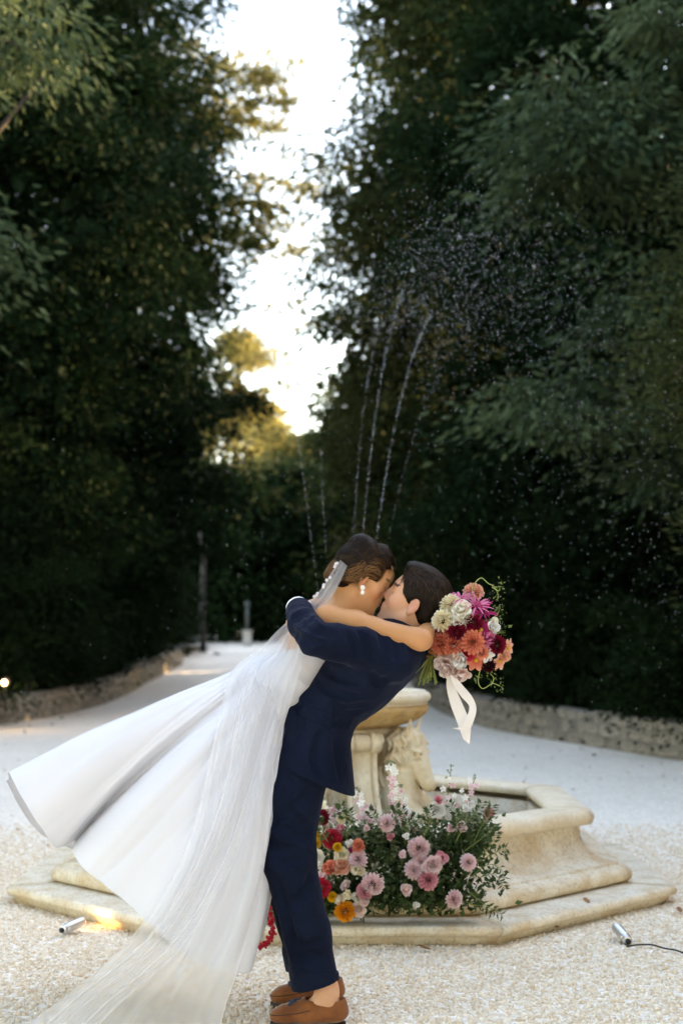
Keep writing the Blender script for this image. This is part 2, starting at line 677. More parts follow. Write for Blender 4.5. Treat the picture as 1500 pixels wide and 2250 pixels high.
md = pebbles.modifiers.new('scatter', 'NODES')
md.node_group = g

# ---------------------------------------------------------------- low rubble walls round the court, raised beds behind
LEFT = spline([(-9.0, 13.0), (-6.6, 16.2), (-4.75, 19.3), (-4.2, 23), (-4.0, 27), (-3.95, 34), (-3.9, 44)], 400)
RIGHT = spline([(6.6, 9.5), (4.6, 11.8), (3.45, 14.2), (2.5, 17.0), (1.92, 19.4), (1.6, 23.5), (1.5, 28), (1.5, 44)], 400)


def stone_mesh(seed):
    r = np.random.default_rng(seed)
    bm = bmesh.new()
    bmesh.ops.create_cube(bm, size=1.0)
    bmesh.ops.bevel(bm, geom=bm.edges[:], offset=0.11, segments=1, affect='EDGES')
    for v in bm.verts:
        v.co += Vector(r.normal(0, 0.035, 3))
    me = bpy.data.meshes.new('stone')
    bm.to_mesh(me)
    bm.free()
    me.materials.append(MAT['wallstone'])
    return me


STONES = [stone_mesh(i) for i in range(7)]


def rubble_wall(line, side, label, ymax):
    base = (line[0][0], line[0][1], 0)
    t = thing('stone_wall', base, label, 'wall', 'low rubble walls edging the court')
    seg = np.diff(line, axis=0)
    s = np.concatenate([[0], np.cumsum(np.linalg.norm(seg, axis=1))])
    at = lambda q: np.array([np.interp(q, s, line[:, 0]), np.interp(q, s, line[:, 1])])
    hs = [0.125, 0.135, 0.115]
    z = 0.0
    mort = MB()
    for c, hh in enumerate(hs):
        q = random.uniform(0, 0.2)
        while q < s[-1] - 0.4:
            p = at(q)
            if p[1] > ymax:
                break
            ln = random.uniform(0.11, 0.5) * (1.5 if p[1] > 24 else 1)
            p = at(q + ln / 2)
            d = nrm(at(q + ln) - at(q))
            o = put('stone', random.choice(STONES), t,
                    (p[0] + random.gauss(0, 0.008), p[1], float(ground_z(p[1])) + z + hh / 2 + random.gauss(0, 0.004)),
                    (0, 0, math.atan2(d[1], d[0]) + random.gauss(0, 0.05)))
            o.scale = (ln * 0.98, 0.26, hh * random.uniform(0.82, 1.25))
            q += ln + 0.012
        z += hh
    # mortar core, set back from the stone faces
    pts = [p for p in line[::4] if p[1] <= ymax + 0.5]
    V, F = [], []
    for i, p in enumerate(pts):
        d = nrm(pts[min(i + 1, len(pts) - 1)] - pts[max(i - 1, 0)])
        nn = np.array([-d[1], d[0]]) * 0.124
        gz = float(ground_z(p[1]))
        V += [[p[0] - nn[0], p[1] - nn[1], gz], [p[0] - nn[0], p[1] - nn[1], gz + 0.34], [p[0] + nn[0], p[1] + nn[1], gz + 0.34], [p[0] + nn[0], p[1] + nn[1], gz]]
        if i:
            b = 4 * i
            F += [(b - 4, b - 3, b + 1, b), (b - 3, b - 2, b + 2, b + 1), (b - 2, b - 1, b + 3, b + 2)]
    obj('mortar', V, F, MAT['mortar'], t, smooth=False)
    # planted bed behind
    V, F = [], []
    for i, p in enumerate(line[::4]):
        gz = float(ground_z(p[1]))
        V += [[p[0] + side * 0.05, p[1], gz + 0.33], [p[0] + side * 3, p[1] + 1, gz + 0.42], [p[0] + side * 40, p[1] + 4, gz + 0.5]]
        if i:
            b = 3 * i
            F += [(b - 3, b - 2, b + 1, b), (b - 2, b - 1, b + 2, b + 1)]
    tag(obj('planting_bed', V, F, MAT['soil'], kind='structure'))
    return t


rubble_wall(LEFT, -1, 'low rubble stone wall below the dark hedge on the left of the court', 34)
rubble_wall(RIGHT, 1, 'low rubble stone wall curving behind the fountain on the right', 30)

# ---------------------------------------------------------------- fountain
FC = np.array([0.0, 7.5, 0.0])
fountain = thing('fountain', FC, 'cream stone octagonal fountain with a raised bowl and carved horses', 'fountain')
T8 = math.tan(PI / 8)


def octo_side(prof, gap=0.0015, nseg=14, wob=0.0, seed=0):
    """one side of an octagon (facing -y) swept from a profile [(apothem, z)]"""
    r = np.random.default_rng(seed)
    prof = np.asarray(prof, float)
    V = []
    us = np.linspace(-1, 1, nseg)
    for u in us:
        for a, z in prof:
            V.append([u * (a * T8 - gap), -a + r.normal(0, wob), z + r.normal(0, wob)])
    m = len(prof)
    F = [(i * m + j, i * m + j + 1, (i + 1) * m + j + 1, (i + 1) * m + j) for i in range(nseg - 1) for j in range(m - 1)]
    F.append(tuple(range(m))[::-1])
    F.append(tuple((nseg - 1) * m + j for j in range(m)))
    return V, F


def arc(c, r, a0, a1, n):
    return [(c[0] + r * math.cos(R(a0 + (a1 - a0) * i / (n - 1))), c[1] + r * math.sin(R(a0 + (a1 - a0) * i / (n - 1)))) for i in range(n)]


def eight(name, prof, mat, wob=0.0006):
    ms = []
    for k in range(8):
        V, F = octo_side(prof, wob=wob, seed=k + len(prof))
        me = mesh_of(name, V, F, mat, smooth=True)
        me.polygons[-1].use_smooth = me.polygons[-2].use_smooth = False
        ms.append(put(name, me, fountain, FC, (0, 0, PI / 4 * k)))
    return ms


eight('plinth_slab', [(1.16, 0.0), (1.535, 0.0), (1.54, 0.022), (1.548, 0.026), (1.55, 0.036)] + arc((1.562, 0.064), 0.022, -90, 90, 8) + [(1.5, 0.0868), (1.16, 0.0862)], MAT['stone_dirty'])
prof = [(1.0, 0.088), (1.352, 0.088)] + arc((1.352, 0.128), 0.038, -80, 80, 8) + [(1.338, 0.168), (1.330, 0.172), (1.330, 0.180)]
prof += [(1.330 - 0.175 * math.sin(R(q)) ** 0.9 * 1.0, 0.180 + 0.155 * (1 - math.cos(R(q)))) for q in np.linspace(6, 90, 12)]
prof += [(1.152, 0.349), (1.02, 0.349), (1.0, 0.1)]
eight('basin_panel', prof, MAT['stone_dirty'])
eight('coping_stone', [(1.02, 0.351), (1.165, 0.351)] + arc((1.185, 0.388), 0.040, -90, 90, 10) + [(1.10, 0.432), (1.04, 0.428)] + arc((1.035, 0.400), 0.024, 90, 230, 6), MAT['stone'])
V, F = [], []
for k in range(8):
    a = PI / 8 + k * PI / 4
    V.append(FC + np.array([1.03 / math.cos(PI / 8) * math.cos(a), 1.03 / math.cos(PI / 8) * math.sin(a), 0.285]))
mw = M('fountain_water', (0.35, 0.31, 0.22), 0.08, bump=0.3, bscale=9, spec=0.5, bdist=0.02)
obj('water', V, [tuple(range(8))], mw, fountain)

ped = MB()
ped.lathe([(0.42, 0.2), (0.42, 0.30), (0.36, 0.33), (0.27, 0.36), (0.24, 0.42), (0.22, 0.6), (0.24, 0.72), (0.30, 0.76), (0.30, 0.785), (0.12, 0.80)], 32, FC)
ped.build('pedestal', MAT['stone'], fountain)
# raised bowl with spiral gadroons
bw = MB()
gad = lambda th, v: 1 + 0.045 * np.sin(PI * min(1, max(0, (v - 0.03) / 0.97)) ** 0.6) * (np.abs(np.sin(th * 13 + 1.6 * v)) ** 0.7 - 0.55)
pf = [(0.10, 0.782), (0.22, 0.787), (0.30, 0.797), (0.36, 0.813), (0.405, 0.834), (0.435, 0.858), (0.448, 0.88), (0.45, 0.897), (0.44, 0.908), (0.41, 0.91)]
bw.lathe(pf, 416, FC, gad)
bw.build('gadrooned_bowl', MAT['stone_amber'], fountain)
rm = MB()
rm.lathe([(0.40, 0.906), (0.448, 0.908), (0.45, 0.918)] + arc((0.442, 0.945), 0.025, -90, 90, 8) + [(0.44, 0.977), (0.40, 0.978), (0.375, 0.965), (0.36, 0.93), (0.25, 0.89), (0.0, 0.87)], 96, FC)
rm.build('bowl_rim', MAT['stone'], fountain)
wt = MB()
wt.lathe([(0.0, 0.952), (0.372, 0.952)], 48, FC)
wt.build('bowl_water', mw, fountain)
nz_ = MB()
nz_.lathe([(0.05, 0.88), (0.05, 0.97), (0.03, 1.0), (0.022, 1.02), (0.0, 1.02)], 16, FC)
nz_.build('jet_nozzle', MAT['stone'], fountain)

# scrolled console brackets on four sides
def console_mesh():
    m = MB()
    prof = spline([(0.20, 0.30), (0.47, 0.30), (0.455, 0.345), (0.405, 0.40), (0.355, 0.50), (0.335, 0.60), (0.335, 0.68), (0.345, 0.73)], 22).tolist() + [(0.20, 0.75)]
    n = len(prof)
    wd = [0.062, 0.05, 0.02, -0.02, -0.05, -0.062]
    for a, b, ins in ((-0.085, -0.055, 0.0), (-0.055, 0.055, 0.018), (0.055, 0.085, 0.0)):
        Vv = [(r - (ins if 0 < i < n - 1 else 0), y, z) for y in (a, b) for i, (r, z) in enumerate(prof)]
        Ff = [(i, i + 1, n + i + 1, n + i) for i in range(n - 1)] + [tuple(range(n)), tuple(range(2 * n - 1, n - 1, -1))]
        m.add(Vv, Ff)
    for y0, y1, rr in ((-0.1, -0.045, 0.052), (-0.045, 0.045, 0.044), (0.045, 0.1, 0.052)):
        m.tube([(0.335, y0, 0.728), (0.335, y0 + 0.012, 0.728), (0.335, y1 - 0.012, 0.728), (0.335, y1, 0.728)], [rr - 0.008, rr, rr, rr - 0.008], 20)
    for sy in (-1, 1):                                  # spiral on the volute's cheek
        sp_ = [(0.335 + (0.045 - 0.0042 * a) * math.cos(a), sy * 0.102, 0.728 + (0.045 - 0.0042 * a) * math.sin(a)) for a in np.linspace(0, 9, 40)]
        m.tube(sp_, 0.006, 6)
    return m.mesh('console_bracket', MAT['stone'])


cm = console_mesh()
for k in range(4):
    put('console_bracket', cm, fountain, FC, (0, 0, -PI / 2 + R(17) + k * PI / 2))


def horse_mesh():
    f = Field((0.16, -0.22, 0.18), (0.66, 0.22, 0.9), 0.0043)
    f.ell((0.37, 0, 0.36), (0.12, 0.125, 0.13), k=0.03)
    f.cone((0.33, 0, 0.44), (0.375, 0, 0.68), 0.125, 0.085, 0.05, ((0, 1, 0), 0.78))
    f.cone((0.375, 0, 0.66), (0.43, 0, 0.735), 0.085, 0.06, 0.03, ((0, 1, 0), 0.75))
    f.cone((0.44, 0, 0.725), (0.52, 0, 0.52), 0.056, 0.032, 0.02, ((0, 1, 0), 0.9))
    for s in (-1, 1):
        f.ell((0.432, s * 0.024, 0.655), (0.055, 0.026, 0.06), k=0.012)               # cheek
        f.cone((0.445, s * 0.016, 0.62), (0.50, s * 0.012, 0.52), 0.03, 0.02, 0.015)   # lower jaw
        f.ell((0.484, s * 0.045, 0.668), (0.024, 0.017, 0.016), k=0.006, cut=True)
        f.cone((0.452, s * 0.058, 0.60), (0.40, s * 0.066, 0.60), 0.010, 0.012, 0.010, cut=True)
        f.ell((0.480, s * 0.040, 0.667), (0.013, 0.009, 0.009), k=0.003)
        f.cone((0.462, s * 0.046, 0.690), (0.497, s * 0.040, 0.682), 0.012, 0.009, 0.01)  # brow
        f.cone((0.462, s * 0.046, 0.648), (0.492, s * 0.04, 0.652), 0.007, 0.006, 0.008)
        f.ell((0.540, s * 0.023, 0.53), (0.014, 0.010, 0.015), k=0.005, cut=True)       # nostril
        f.cone((0.425, s * 0.035, 0.765), (0.447, s * 0.05, 0.838), 0.022, 0.006, 0.008)  # ear
        f.ell((0.455, s * 0.048, 0.80), (0.012, 0.010, 0.03), k=0.005, cut=True)
        f.chain([(0.42, s * 0.07, 0.42), (0.50, s * 0.075, 0.36), (0.46, s * 0.07, 0.27)], [0.06, 0.045, 0.04], 0.02)  # folded foreleg
        f.ell((0.49, s * 0.07, 0.26), (0.055, 0.04, 0.035), k=0.012)
    f.ell((0.525, 0, 0.515), (0.034, 0.036, 0.034), k=0.014)
    f.cone((0.56, -0.04, 0.49), (0.56, 0.04, 0.49), 0.0, 0.0, 0.001)
    f.cone((0.565, -0.05, 0.497), (0.505, -0.035, 0.512), 0.005, 0.003, 0.006, cut=True)
    f.cone((0.565, 0.05, 0.497), (0.505, 0.035, 0.512), 0.005, 0.003, 0.006, cut=True)
    r = np.random.default_rng(3)
    for i in range(46):                                 # curling mane along the crest, both sides
        t = i / 45
        cx, cz = 0.40 - 0.15 * t + 0.02 * math.sin(6 * t), 0.79 - 0.30 * t
        for s in (-1, 1):
            a = np.array([cx + r.normal(0, 0.014), s * 0.012, cz + r.normal(0, 0.012)])
            b = a + [-0.012 + r.normal(0, 0.015), s * (0.05 + 0.02 * r.random()), -0.03 - 0.02 * r.random()]
            c = b + [0.015 + r.normal(0, 0.02), s * 0.012, -0.035]
            f.chain([a, b, c], [0.013, 0.012, 0.005], 0.003)
    for i in range(12):                                 # forelock
        a = np.array([0.44, r.normal(0, 0.018), 0.785])
        b = a + [0.035, r.normal(0, 0.012), -0.028]
        f.chain([a, b, b + [0.018, r.normal(0, 0.014), -0.04]], [0.012, 0.012, 0.006], 0.005)
    Vh, Qh = f.nets(1)
    return mesh_of('horse_bust', Vh, Qh, M('carved_stone', (0.72, 0.61, 0.44), 0.65, (0.6, 0.46, 0.28), 7, bump=0.15, bscale=90,
                   stain=((0.45, 0.26, 0.09), 9, 0.8)))


hm = horse_mesh()
for k in range(4):
    put('horse_bust', hm, fountain, FC, (0, 0, -PI / 2 + R(57) + k * PI / 2))


# ---------------------------------------------------------------- trees
def leaf_cloud(C, D, ln, wd, rng, fold=0.18):
    """rhombic folded leaves: centres C, axis D (unit)"""
    n = len(C)
    ln = np.broadcast_to(ln, (n,)) * rng.uniform(0.7, 1.25, n)
    wd = np.broadcast_to(wd, (n,)) * rng.uniform(0.75, 1.2, n)
    q = rng.normal(0, 1, (n, 3))
    Sd = np.cross(D, q)
    Sd /= np.linalg.norm(Sd, axis=1, keepdims=True) + 1e-9
    Nn = np.cross(Sd, D)
    b = C - D * (ln / 2)[:, None]
    t = C + D * (ln / 2)[:, None] - Nn * (ln * 0.12)[:, None]
    m = C - D * (ln * 0.08)[:, None]
    l = m + Sd * (wd / 2)[:, None] + Nn * (wd * fold)[:, None]
    r = m - Sd * (wd / 2)[:, None] + Nn * (wd * fold)[:, None]
    V = np.stack([b, l, t, r], 1).reshape(-1, 3)
    i = np.arange(n) * 4
    Fc = np.concatenate([np.stack([i, i + 1, i + 2], 1), np.stack([i, i + 2, i + 3], 1)])
    return V, Fc, np.repeat(rng.random(n), 4)


def leafmat(name, a, b, tr=0.30, rough=0.6, spec=0.12):
    return M(name, a, rough, b, attr='rnd', transl=tr, spec=spec)


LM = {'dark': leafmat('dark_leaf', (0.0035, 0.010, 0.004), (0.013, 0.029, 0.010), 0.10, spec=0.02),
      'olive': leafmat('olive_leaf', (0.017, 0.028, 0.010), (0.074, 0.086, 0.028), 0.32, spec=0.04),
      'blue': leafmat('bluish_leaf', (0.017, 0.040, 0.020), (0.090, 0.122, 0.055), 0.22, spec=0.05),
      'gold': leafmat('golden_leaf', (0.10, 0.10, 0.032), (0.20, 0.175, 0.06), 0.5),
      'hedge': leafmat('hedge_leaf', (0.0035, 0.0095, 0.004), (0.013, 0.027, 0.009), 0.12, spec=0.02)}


def tree(name, label, cat, base, trunk_h, trunk_r, ells, nclump, per, clump_r, leaf, mat, seed, core=0, droop=0.5, group=None,
         limbs=9, bark='bark', coresize=0.34, shell=0.45, flatz=0.55):
    rng = np.random.default_rng(seed)
    base = np.array(base, float)
    t = thing(name, base, label, cat, group)
    wts = np.array([e[1][0] * e[1][1] + e[1][1] * e[1][2] + e[1][0] * e[1][2] for e in ells])
    wts = wts / wts.sum()
    cen, outd = [], []
    for (c, r), wq in zip(ells, wts):
        n = max(6, int(nclump * wq))
        d = rng.normal(0, 1, (n, 3))
        d /= np.linalg.norm(d, axis=1, keepdims=True)
        rad = rng.uniform(shell, 1.0, n) ** 0.6
        ph = rng.uniform(0, 6, 3)
        rad *= 1 + 0.16 * np.sin(d[:, 0] * 5 + ph[0]) + 0.14 * np.sin(d[:, 2] * 7 + ph[1]) + 0.1 * np.sin(d[:, 1] * 9 + ph[2])
        cen.append(np.array(c) + d * rad[:, None] * np.array(r))
        outd.append(d)
    cen, outd = np.concatenate(cen), np.concatenate(outd)
    cen[:, 2] = np.maximum(cen[:, 2], base[2] + 0.15)
    n = len(cen)
    k = rng.integers(int(per * 0.6), int(per * 1.4), n)
    ci = np.repeat(np.arange(n), k)
    cr = clump_r * rng.uniform(0.6, 1.3, n)
    off = rng.normal(0, 0.5, (len(ci), 3)) * np.array([1, 1, flatz])
    C = cen[ci] + off * cr[ci][:, None]
    C[:, 2] -= 0.25 * (off[:, 0] ** 2 + off[:, 1] ** 2) * cr[ci]          # sprays arch downwards
    D = off * np.array([1, 1, 0.3]) + 0.35 * outd[ci] + rng.normal(0, 0.35, off.shape)
    D[:, 2] -= droop
    D /= np.linalg.norm(D, axis=1, keepdims=True)
    V, Fc, rn = leaf_cloud(C, D, leaf[0], leaf[1], rng)
    cl = rng.random(n)
    rn = np.clip(0.55 * rn + 0.55 * np.repeat(cl[ci], 4) - 0.05, 0, 1)
    if core:
        cc = []
        for (c, r), wq in zip(ells, wts):
            m = int(core * wq)
            d = rng.normal(0, 1, (m, 3))
            d /= np.linalg.norm(d, axis=1, keepdims=True)
            cc.append(np.array(c) + d * (rng.uniform(0, 1, m) ** 0.45 * 0.78)[:, None] * np.array(r))
        cc = np.concatenate(cc)
        dd = rng.normal(0, 1, cc.shape)
        dd /= np.linalg.norm(dd, axis=1, keepdims=True)
        V2, F2, r2 = leaf_cloud(cc, dd, coresize, coresize * 0.62, rng)
        Fc = np.concatenate([Fc, F2 + len(V)])
        V = np.concatenate([V, V2])
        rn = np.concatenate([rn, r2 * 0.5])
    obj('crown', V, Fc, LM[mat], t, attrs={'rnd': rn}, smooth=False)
    m = MB()
    top = np.mean([e[0] for e in ells], axis=0)
    tip = np.array([base[0] * 0.5 + top[0] * 0.5, base[1] * 0.5 + top[1] * 0.5, base[2] + trunk_h])
    wob = rng.normal(0, 0.12, (5, 3)) * np.array([1, 1, 0])
    tp = [base + (tip - base) * (i / 5) + (wob[i - 1] if i else 0) for i in range(6)]
    tp[0] = tp[0] - np.array([0, 0, 0.6])
    m.tube(spline(tp, 16), np.linspace(trunk_r * 1.15, trunk_r * 0.35, 16), 10)
    for i in rng.choice(n, min(limbs, n), replace=False):
        s = tp[rng.integers(2, 6)]
        e = cen[i]
        mid = (s + e) / 2 + np.array([0, 0, 0.12 * np.linalg.norm(e - s)])
        m.tube(spline([s, mid, e], 9), np.linspace(trunk_r * 0.35, 0.015, 9), 6)
    m.build('trunk', MAT[bark], t)
    return t


# left side of the avenue
tree('broadleaf_tree', 'big dark broadleaf tree rising above the hedge on the left', 'tree', (-6.2, 21.5, 0.4), 9, 0.28,
     [((-5.6, 21.5, 4.0), (2.6, 2.2, 3.2)), ((-4.9, 21.8, 8.6), (2.9, 2.3, 3.4)), ((-6.6, 22, 12.0), (3.0, 2.4, 2.8))],
     430, 210, 0.8, (0.13, 0.055), 'dark', 1, core=5200, group='trees lining the avenue')
tree('broadleaf_tree', 'tall dark tree on the left edging the strip of sky', 'tree', (-4.9, 27.5, 0.6), 10, 0.26,
     [((-4.6, 27.5, 4.6), (2.4, 2.2, 3.6)), ((-4.0, 27.8, 9.2), (2.05, 2.2, 3.0)), ((-5.2, 28, 12.6), (2.6, 2.3, 2.8))],
     330, 190, 0.85, (0.15, 0.065), 'dark', 2, core=4200, group='trees lining the avenue')
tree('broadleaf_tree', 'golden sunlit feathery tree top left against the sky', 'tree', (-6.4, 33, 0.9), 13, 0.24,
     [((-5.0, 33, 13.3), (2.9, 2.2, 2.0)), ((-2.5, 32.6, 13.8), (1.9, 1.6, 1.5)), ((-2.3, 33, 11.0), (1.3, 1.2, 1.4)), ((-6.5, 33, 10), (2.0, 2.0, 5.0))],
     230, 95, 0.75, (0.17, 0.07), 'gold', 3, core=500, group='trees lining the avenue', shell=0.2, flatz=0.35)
tree('broadleaf_tree', 'grey-green leafy branches hanging in at the top left edge', 'tree', (-5.0, 13.2, 0.0), 6.5, 0.18,
     [((-4.35, 13.0, 6.8), (1.55, 1.2, 1.3)), ((-4.1, 13.0, 4.9), (0.95, 1.0, 0.7))],
     60, 150, 0.55, (0.13, 0.045), 'blue', 4, core=250, droop=0.9, group='trees lining the avenue')
for q, (x, y, rx, rz, lb) in enumerate([
        (-5.0, 18.9, 1.25, 1.7, 'bright green hedge bush at the left edge above the stone wall'),
        (-4.7, 21.2, 1.3, 1.9, 'dark green hedge bush behind the end of the left stone wall'),
        (-5.0, 25.0, 1.5, 2.6, 'deep shaded hedge bush beside the avenue on the left'),
        (-5.4, 30.0, 1.8, 3.6, 'tall shaded hedge bush far along the avenue on the left')]):
    gz = float(ground_z(y)) + 0.35
    tree('hedge_bush', lb, 'hedge', (x, y, gz), rz, 0.06, [((x, y, gz + rz * 0.9), (rx, 1.1, rz * 1.05)), ((x - 0.8, y + 0.4, gz + rz * 1.8), (rx, 1.0, rz))],
         110, 190, 0.5, (0.075, 0.038), 'hedge', 20 + q, core=1300, droop=0.1, group='hedge bushes above the low walls', coresize=0.26)
# right side
tree('broadleaf_tree', 'near tree with long drooping blue-green leaves on the right', 'tree', (5.6, 14.5, 0.35), 7, 0.2,
     [((2.9, 14.4, 6.3), (1.55, 1.1, 0.75)), ((3.6, 14.6, 4.6), (1.3, 1.0, 0.65)), ((2.5, 14.8, 3.7), (0.95, 0.9, 0.45)), ((4.4, 14.2, 7.6), (1.7, 1.2, 0.9)), ((4.4, 15.0, 3.1), (1.4, 1.0, 0.9))],
     170, 120, 0.60, (0.15, 0.055), 'blue', 5, core=300, droop=0.6, group='trees lining the avenue', shell=0.15, flatz=0.4)
tree('broadleaf_tree', 'massive dark tree behind the fountain on the right', 'tree', (4.2, 20.5, 0.35), 9, 0.3,
     [((3.6, 20.3, 3.6), (2.7, 2.0, 3.2)), ((3.4, 20.6, 7.8), (2.9, 2.2, 3.2)), ((4.6, 21, 11.6), (3.3, 2.4, 2.9)), ((6.6, 20, 6.0), (2.2, 2.0, 4.0))],
     480, 210, 0.8, (0.13, 0.055), 'dark', 6, core=6200, group='trees lining the avenue')
tree('broadleaf_tree', 'tall olive-green tree right of the strip of sky', 'tree', (3.2, 26.0, 0.5), 11, 0.26,
     [((2.5, 26, 4.2), (2.6, 2.0, 3.6)), ((1.9, 26.2, 9.4), (2.25, 2.0, 2.9)), ((2.6, 26.4, 13.0), (2.5, 2.2, 2.4)), ((1.05, 26, 6.6), (1.45, 1.5, 1.5))],
     360, 180, 0.85, (0.15, 0.065), 'olive', 7, core=4500, group='trees lining the avenue')
tree('broadleaf_tree', 'thin leafy tree with sky showing through right of the gap', 'tree', (2.4, 33.0, 0.75), 11, 0.2,
     [((1.0, 33, 11.3), (1.9, 1.6, 2.2)), ((1.3, 33, 6.6), (1.8, 1.6, 3.0)), ((1.6, 33, 14.5), (1.8, 1.6, 1.6))],
     150, 130, 0.8, (0.16, 0.07), 'olive', 8, core=500, group='trees lining the avenue', shell=0.2)
tree('broadleaf_tree', 'fine-leaved olive branches at the right edge', 'tree', (4.0, 11.6, 0.0), 4, 0.1,
     [((3.15, 11.5, 3.6), (0.85, 0.7, 0.8)), ((3.4, 11.5, 4.8), (0.75, 0.6, 0.5)), ((3.5, 11.6, 2.2), (0.7, 0.6, 0.9))],
     70, 150, 0.4, (0.085, 0.024), 'olive', 9, core=250, droop=0.0, group='trees lining the avenue', shell=0.2, coresize=0.2)
for q, (x, y, rx, rz, lb) in enumerate([
        (4.9, 14.4, 1.5, 1.35, 'shaded hedge bush above the right end of the curving wall'),
        (3.5, 17.6, 1.4, 1.7, 'shaded hedge bush above the middle of the curving right wall'),
        (3.0, 21.2, 1.3, 2.2, 'shaded hedge bush where the right wall meets the avenue'),
        (2.9, 27.0, 1.4, 2.8, 'shaded hedge bush along the right of the avenue')]):
    gz = float(ground_z(y)) + 0.35
    tree('hedge_bush', lb, 'hedge', (x, y, gz), rz, 0.06, [((x, y, gz + rz * 0.9), (rx, 1.1, rz * 1.05)), ((x + 0.7, y + 0.4, gz + rz * 1.8), (rx, 1.0, rz))],
         100, 170, 0.5, (0.085, 0.04), 'hedge', 30 + q, core=1300, droop=0.1, group='hedge bushes above the low walls', coresize=0.28)
# low ground-hugging shrubs that fill the beds down to the wall tops
for q, (x, y, rz, lb) in enumerate([(-4.75, 22.8, 0.9, 'low shrub filling the left bed just past the bright bush'), (-4.6, 26.4, 1.0, 'low shrub filling the left bed, second along the avenue'), (-4.6, 30.0, 1.1, 'low shrub filling the left bed, third along the avenue'),
                                    (-4.6, 34.0, 1.2, 'low shrub filling the left bed, fourth along the avenue'), (-4.7, 38.5, 1.3, 'low shrub filling the left bed, farthest along the avenue'), (-5.9, 18.0, 0.9, 'low shrub at the left edge behind the garden lamp'),
                                    (4.4, 13.4, 0.75, 'low dark shrub on the right wall top near the picture edge'), (3.65, 15.3, 0.8, 'low dark shrub on the right wall top, second from the edge'), (2.95, 17.8, 0.85, 'low dark shrub on the right wall top, third from the edge'),
                                    (2.5, 20.6, 0.9, 'low dark shrub on the right wall top, behind the bouquet'), (2.3, 24.0, 1.0, 'low dark shrub beside the avenue behind the bride')]):
    gz = float(ground_z(y)) + 0.33
    tree('hedge_shrub', lb, 'shrub', (x, y, gz), rz, 0.04, [((x, y, gz + rz * 0.75), (1.0, 1.5, rz)), ((x, y + 0.3, gz + rz * 0.4), (0.8, 1.6, rz * 0.6))],
         60, 150, 0.4, (0.07, 0.036), 'hedge', 120 + q, core=700, droop=0.1, group='low shrubs along the wall tops', coresize=0.22)
# the end of the avenue
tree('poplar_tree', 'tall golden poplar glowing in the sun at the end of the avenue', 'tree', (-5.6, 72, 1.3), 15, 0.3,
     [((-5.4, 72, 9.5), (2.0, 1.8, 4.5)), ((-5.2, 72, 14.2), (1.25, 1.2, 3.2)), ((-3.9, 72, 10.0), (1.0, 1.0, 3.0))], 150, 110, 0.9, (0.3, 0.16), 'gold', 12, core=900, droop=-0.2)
for q, (x, y, z, rx, rz, mt, lb) in enumerate([
        (0.2, 58, 1.3, 2.6, 4.6, 'olive', 'sun-flecked olive tree closing the avenue under the gap'),
        (-2.6, 62, 1.3, 2.4, 4.0, 'gold', 'golden-green tree in the middle of the far avenue end'),
        (-6.6, 50, 1.0, 2.6, 4.6, 'dark', 'dark tree at the far left end of the avenue'),
        (-2.0, 52, 1.2, 2.6, 2.8, 'dark', 'low dark tree closing the avenue behind the pale post'),
        (2.8, 46, 1.0, 2.6, 4.4, 'dark', 'dark tree at the far right end of the avenue'),
        (-4.8, 47, 1.0, 2.2, 2.6, 'dark', 'low dark bush beside the slim pale trunk'),
        (0.6, 49, 1.0, 2.4, 2.3, 'dark', 'low dark bush closing the right half of the avenue')]):
    tree('broadleaf_tree', lb, 'tree', (x, y, z), rz * 1.5, 0.2, [((x, y, z + rz), (rx, 2.0, rz * 1.0)), ((x + 0.4, y, z + rz * 1.75), (rx * 0.7, 1.6, rz * 0.5))],
         150, 110, 0.9, (0.26, 0.13), mt, 40 + q, core=2300, group='trees closing the avenue', coresize=0.5)
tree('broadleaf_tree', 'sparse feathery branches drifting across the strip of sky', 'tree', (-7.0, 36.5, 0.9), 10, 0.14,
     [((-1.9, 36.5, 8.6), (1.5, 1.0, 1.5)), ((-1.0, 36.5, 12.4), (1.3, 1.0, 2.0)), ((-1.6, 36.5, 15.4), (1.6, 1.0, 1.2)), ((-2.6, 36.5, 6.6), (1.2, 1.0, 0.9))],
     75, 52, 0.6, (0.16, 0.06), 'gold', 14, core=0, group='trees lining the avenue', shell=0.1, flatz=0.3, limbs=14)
for q, (x, lb) in enumerate([(-4.6, 'dense dark hedge closing the avenue, left end'), (-2.3, 'dense dark hedge closing the avenue behind the gate post'), (0.0, 'dense dark hedge closing the avenue, right of the gate post'), (2.3, 'dense dark hedge closing the avenue, right end')]):
    gz = float(ground_z(47.0))
    tree('hedge_bush', lb, 'hedge', (x, 47.0, gz), 3, 0.06, [((x, 47.0, gz + 1.3), (1.6, 0.9, 1.6)), ((x, 47.2, gz + 3.4), (1.5, 0.9, 1.6))],
         60, 70, 0.6, (0.2, 0.1), 'hedge', 95 + q, core=2200, droop=0.1, group='hedge closing the end of the avenue', coresize=0.45)
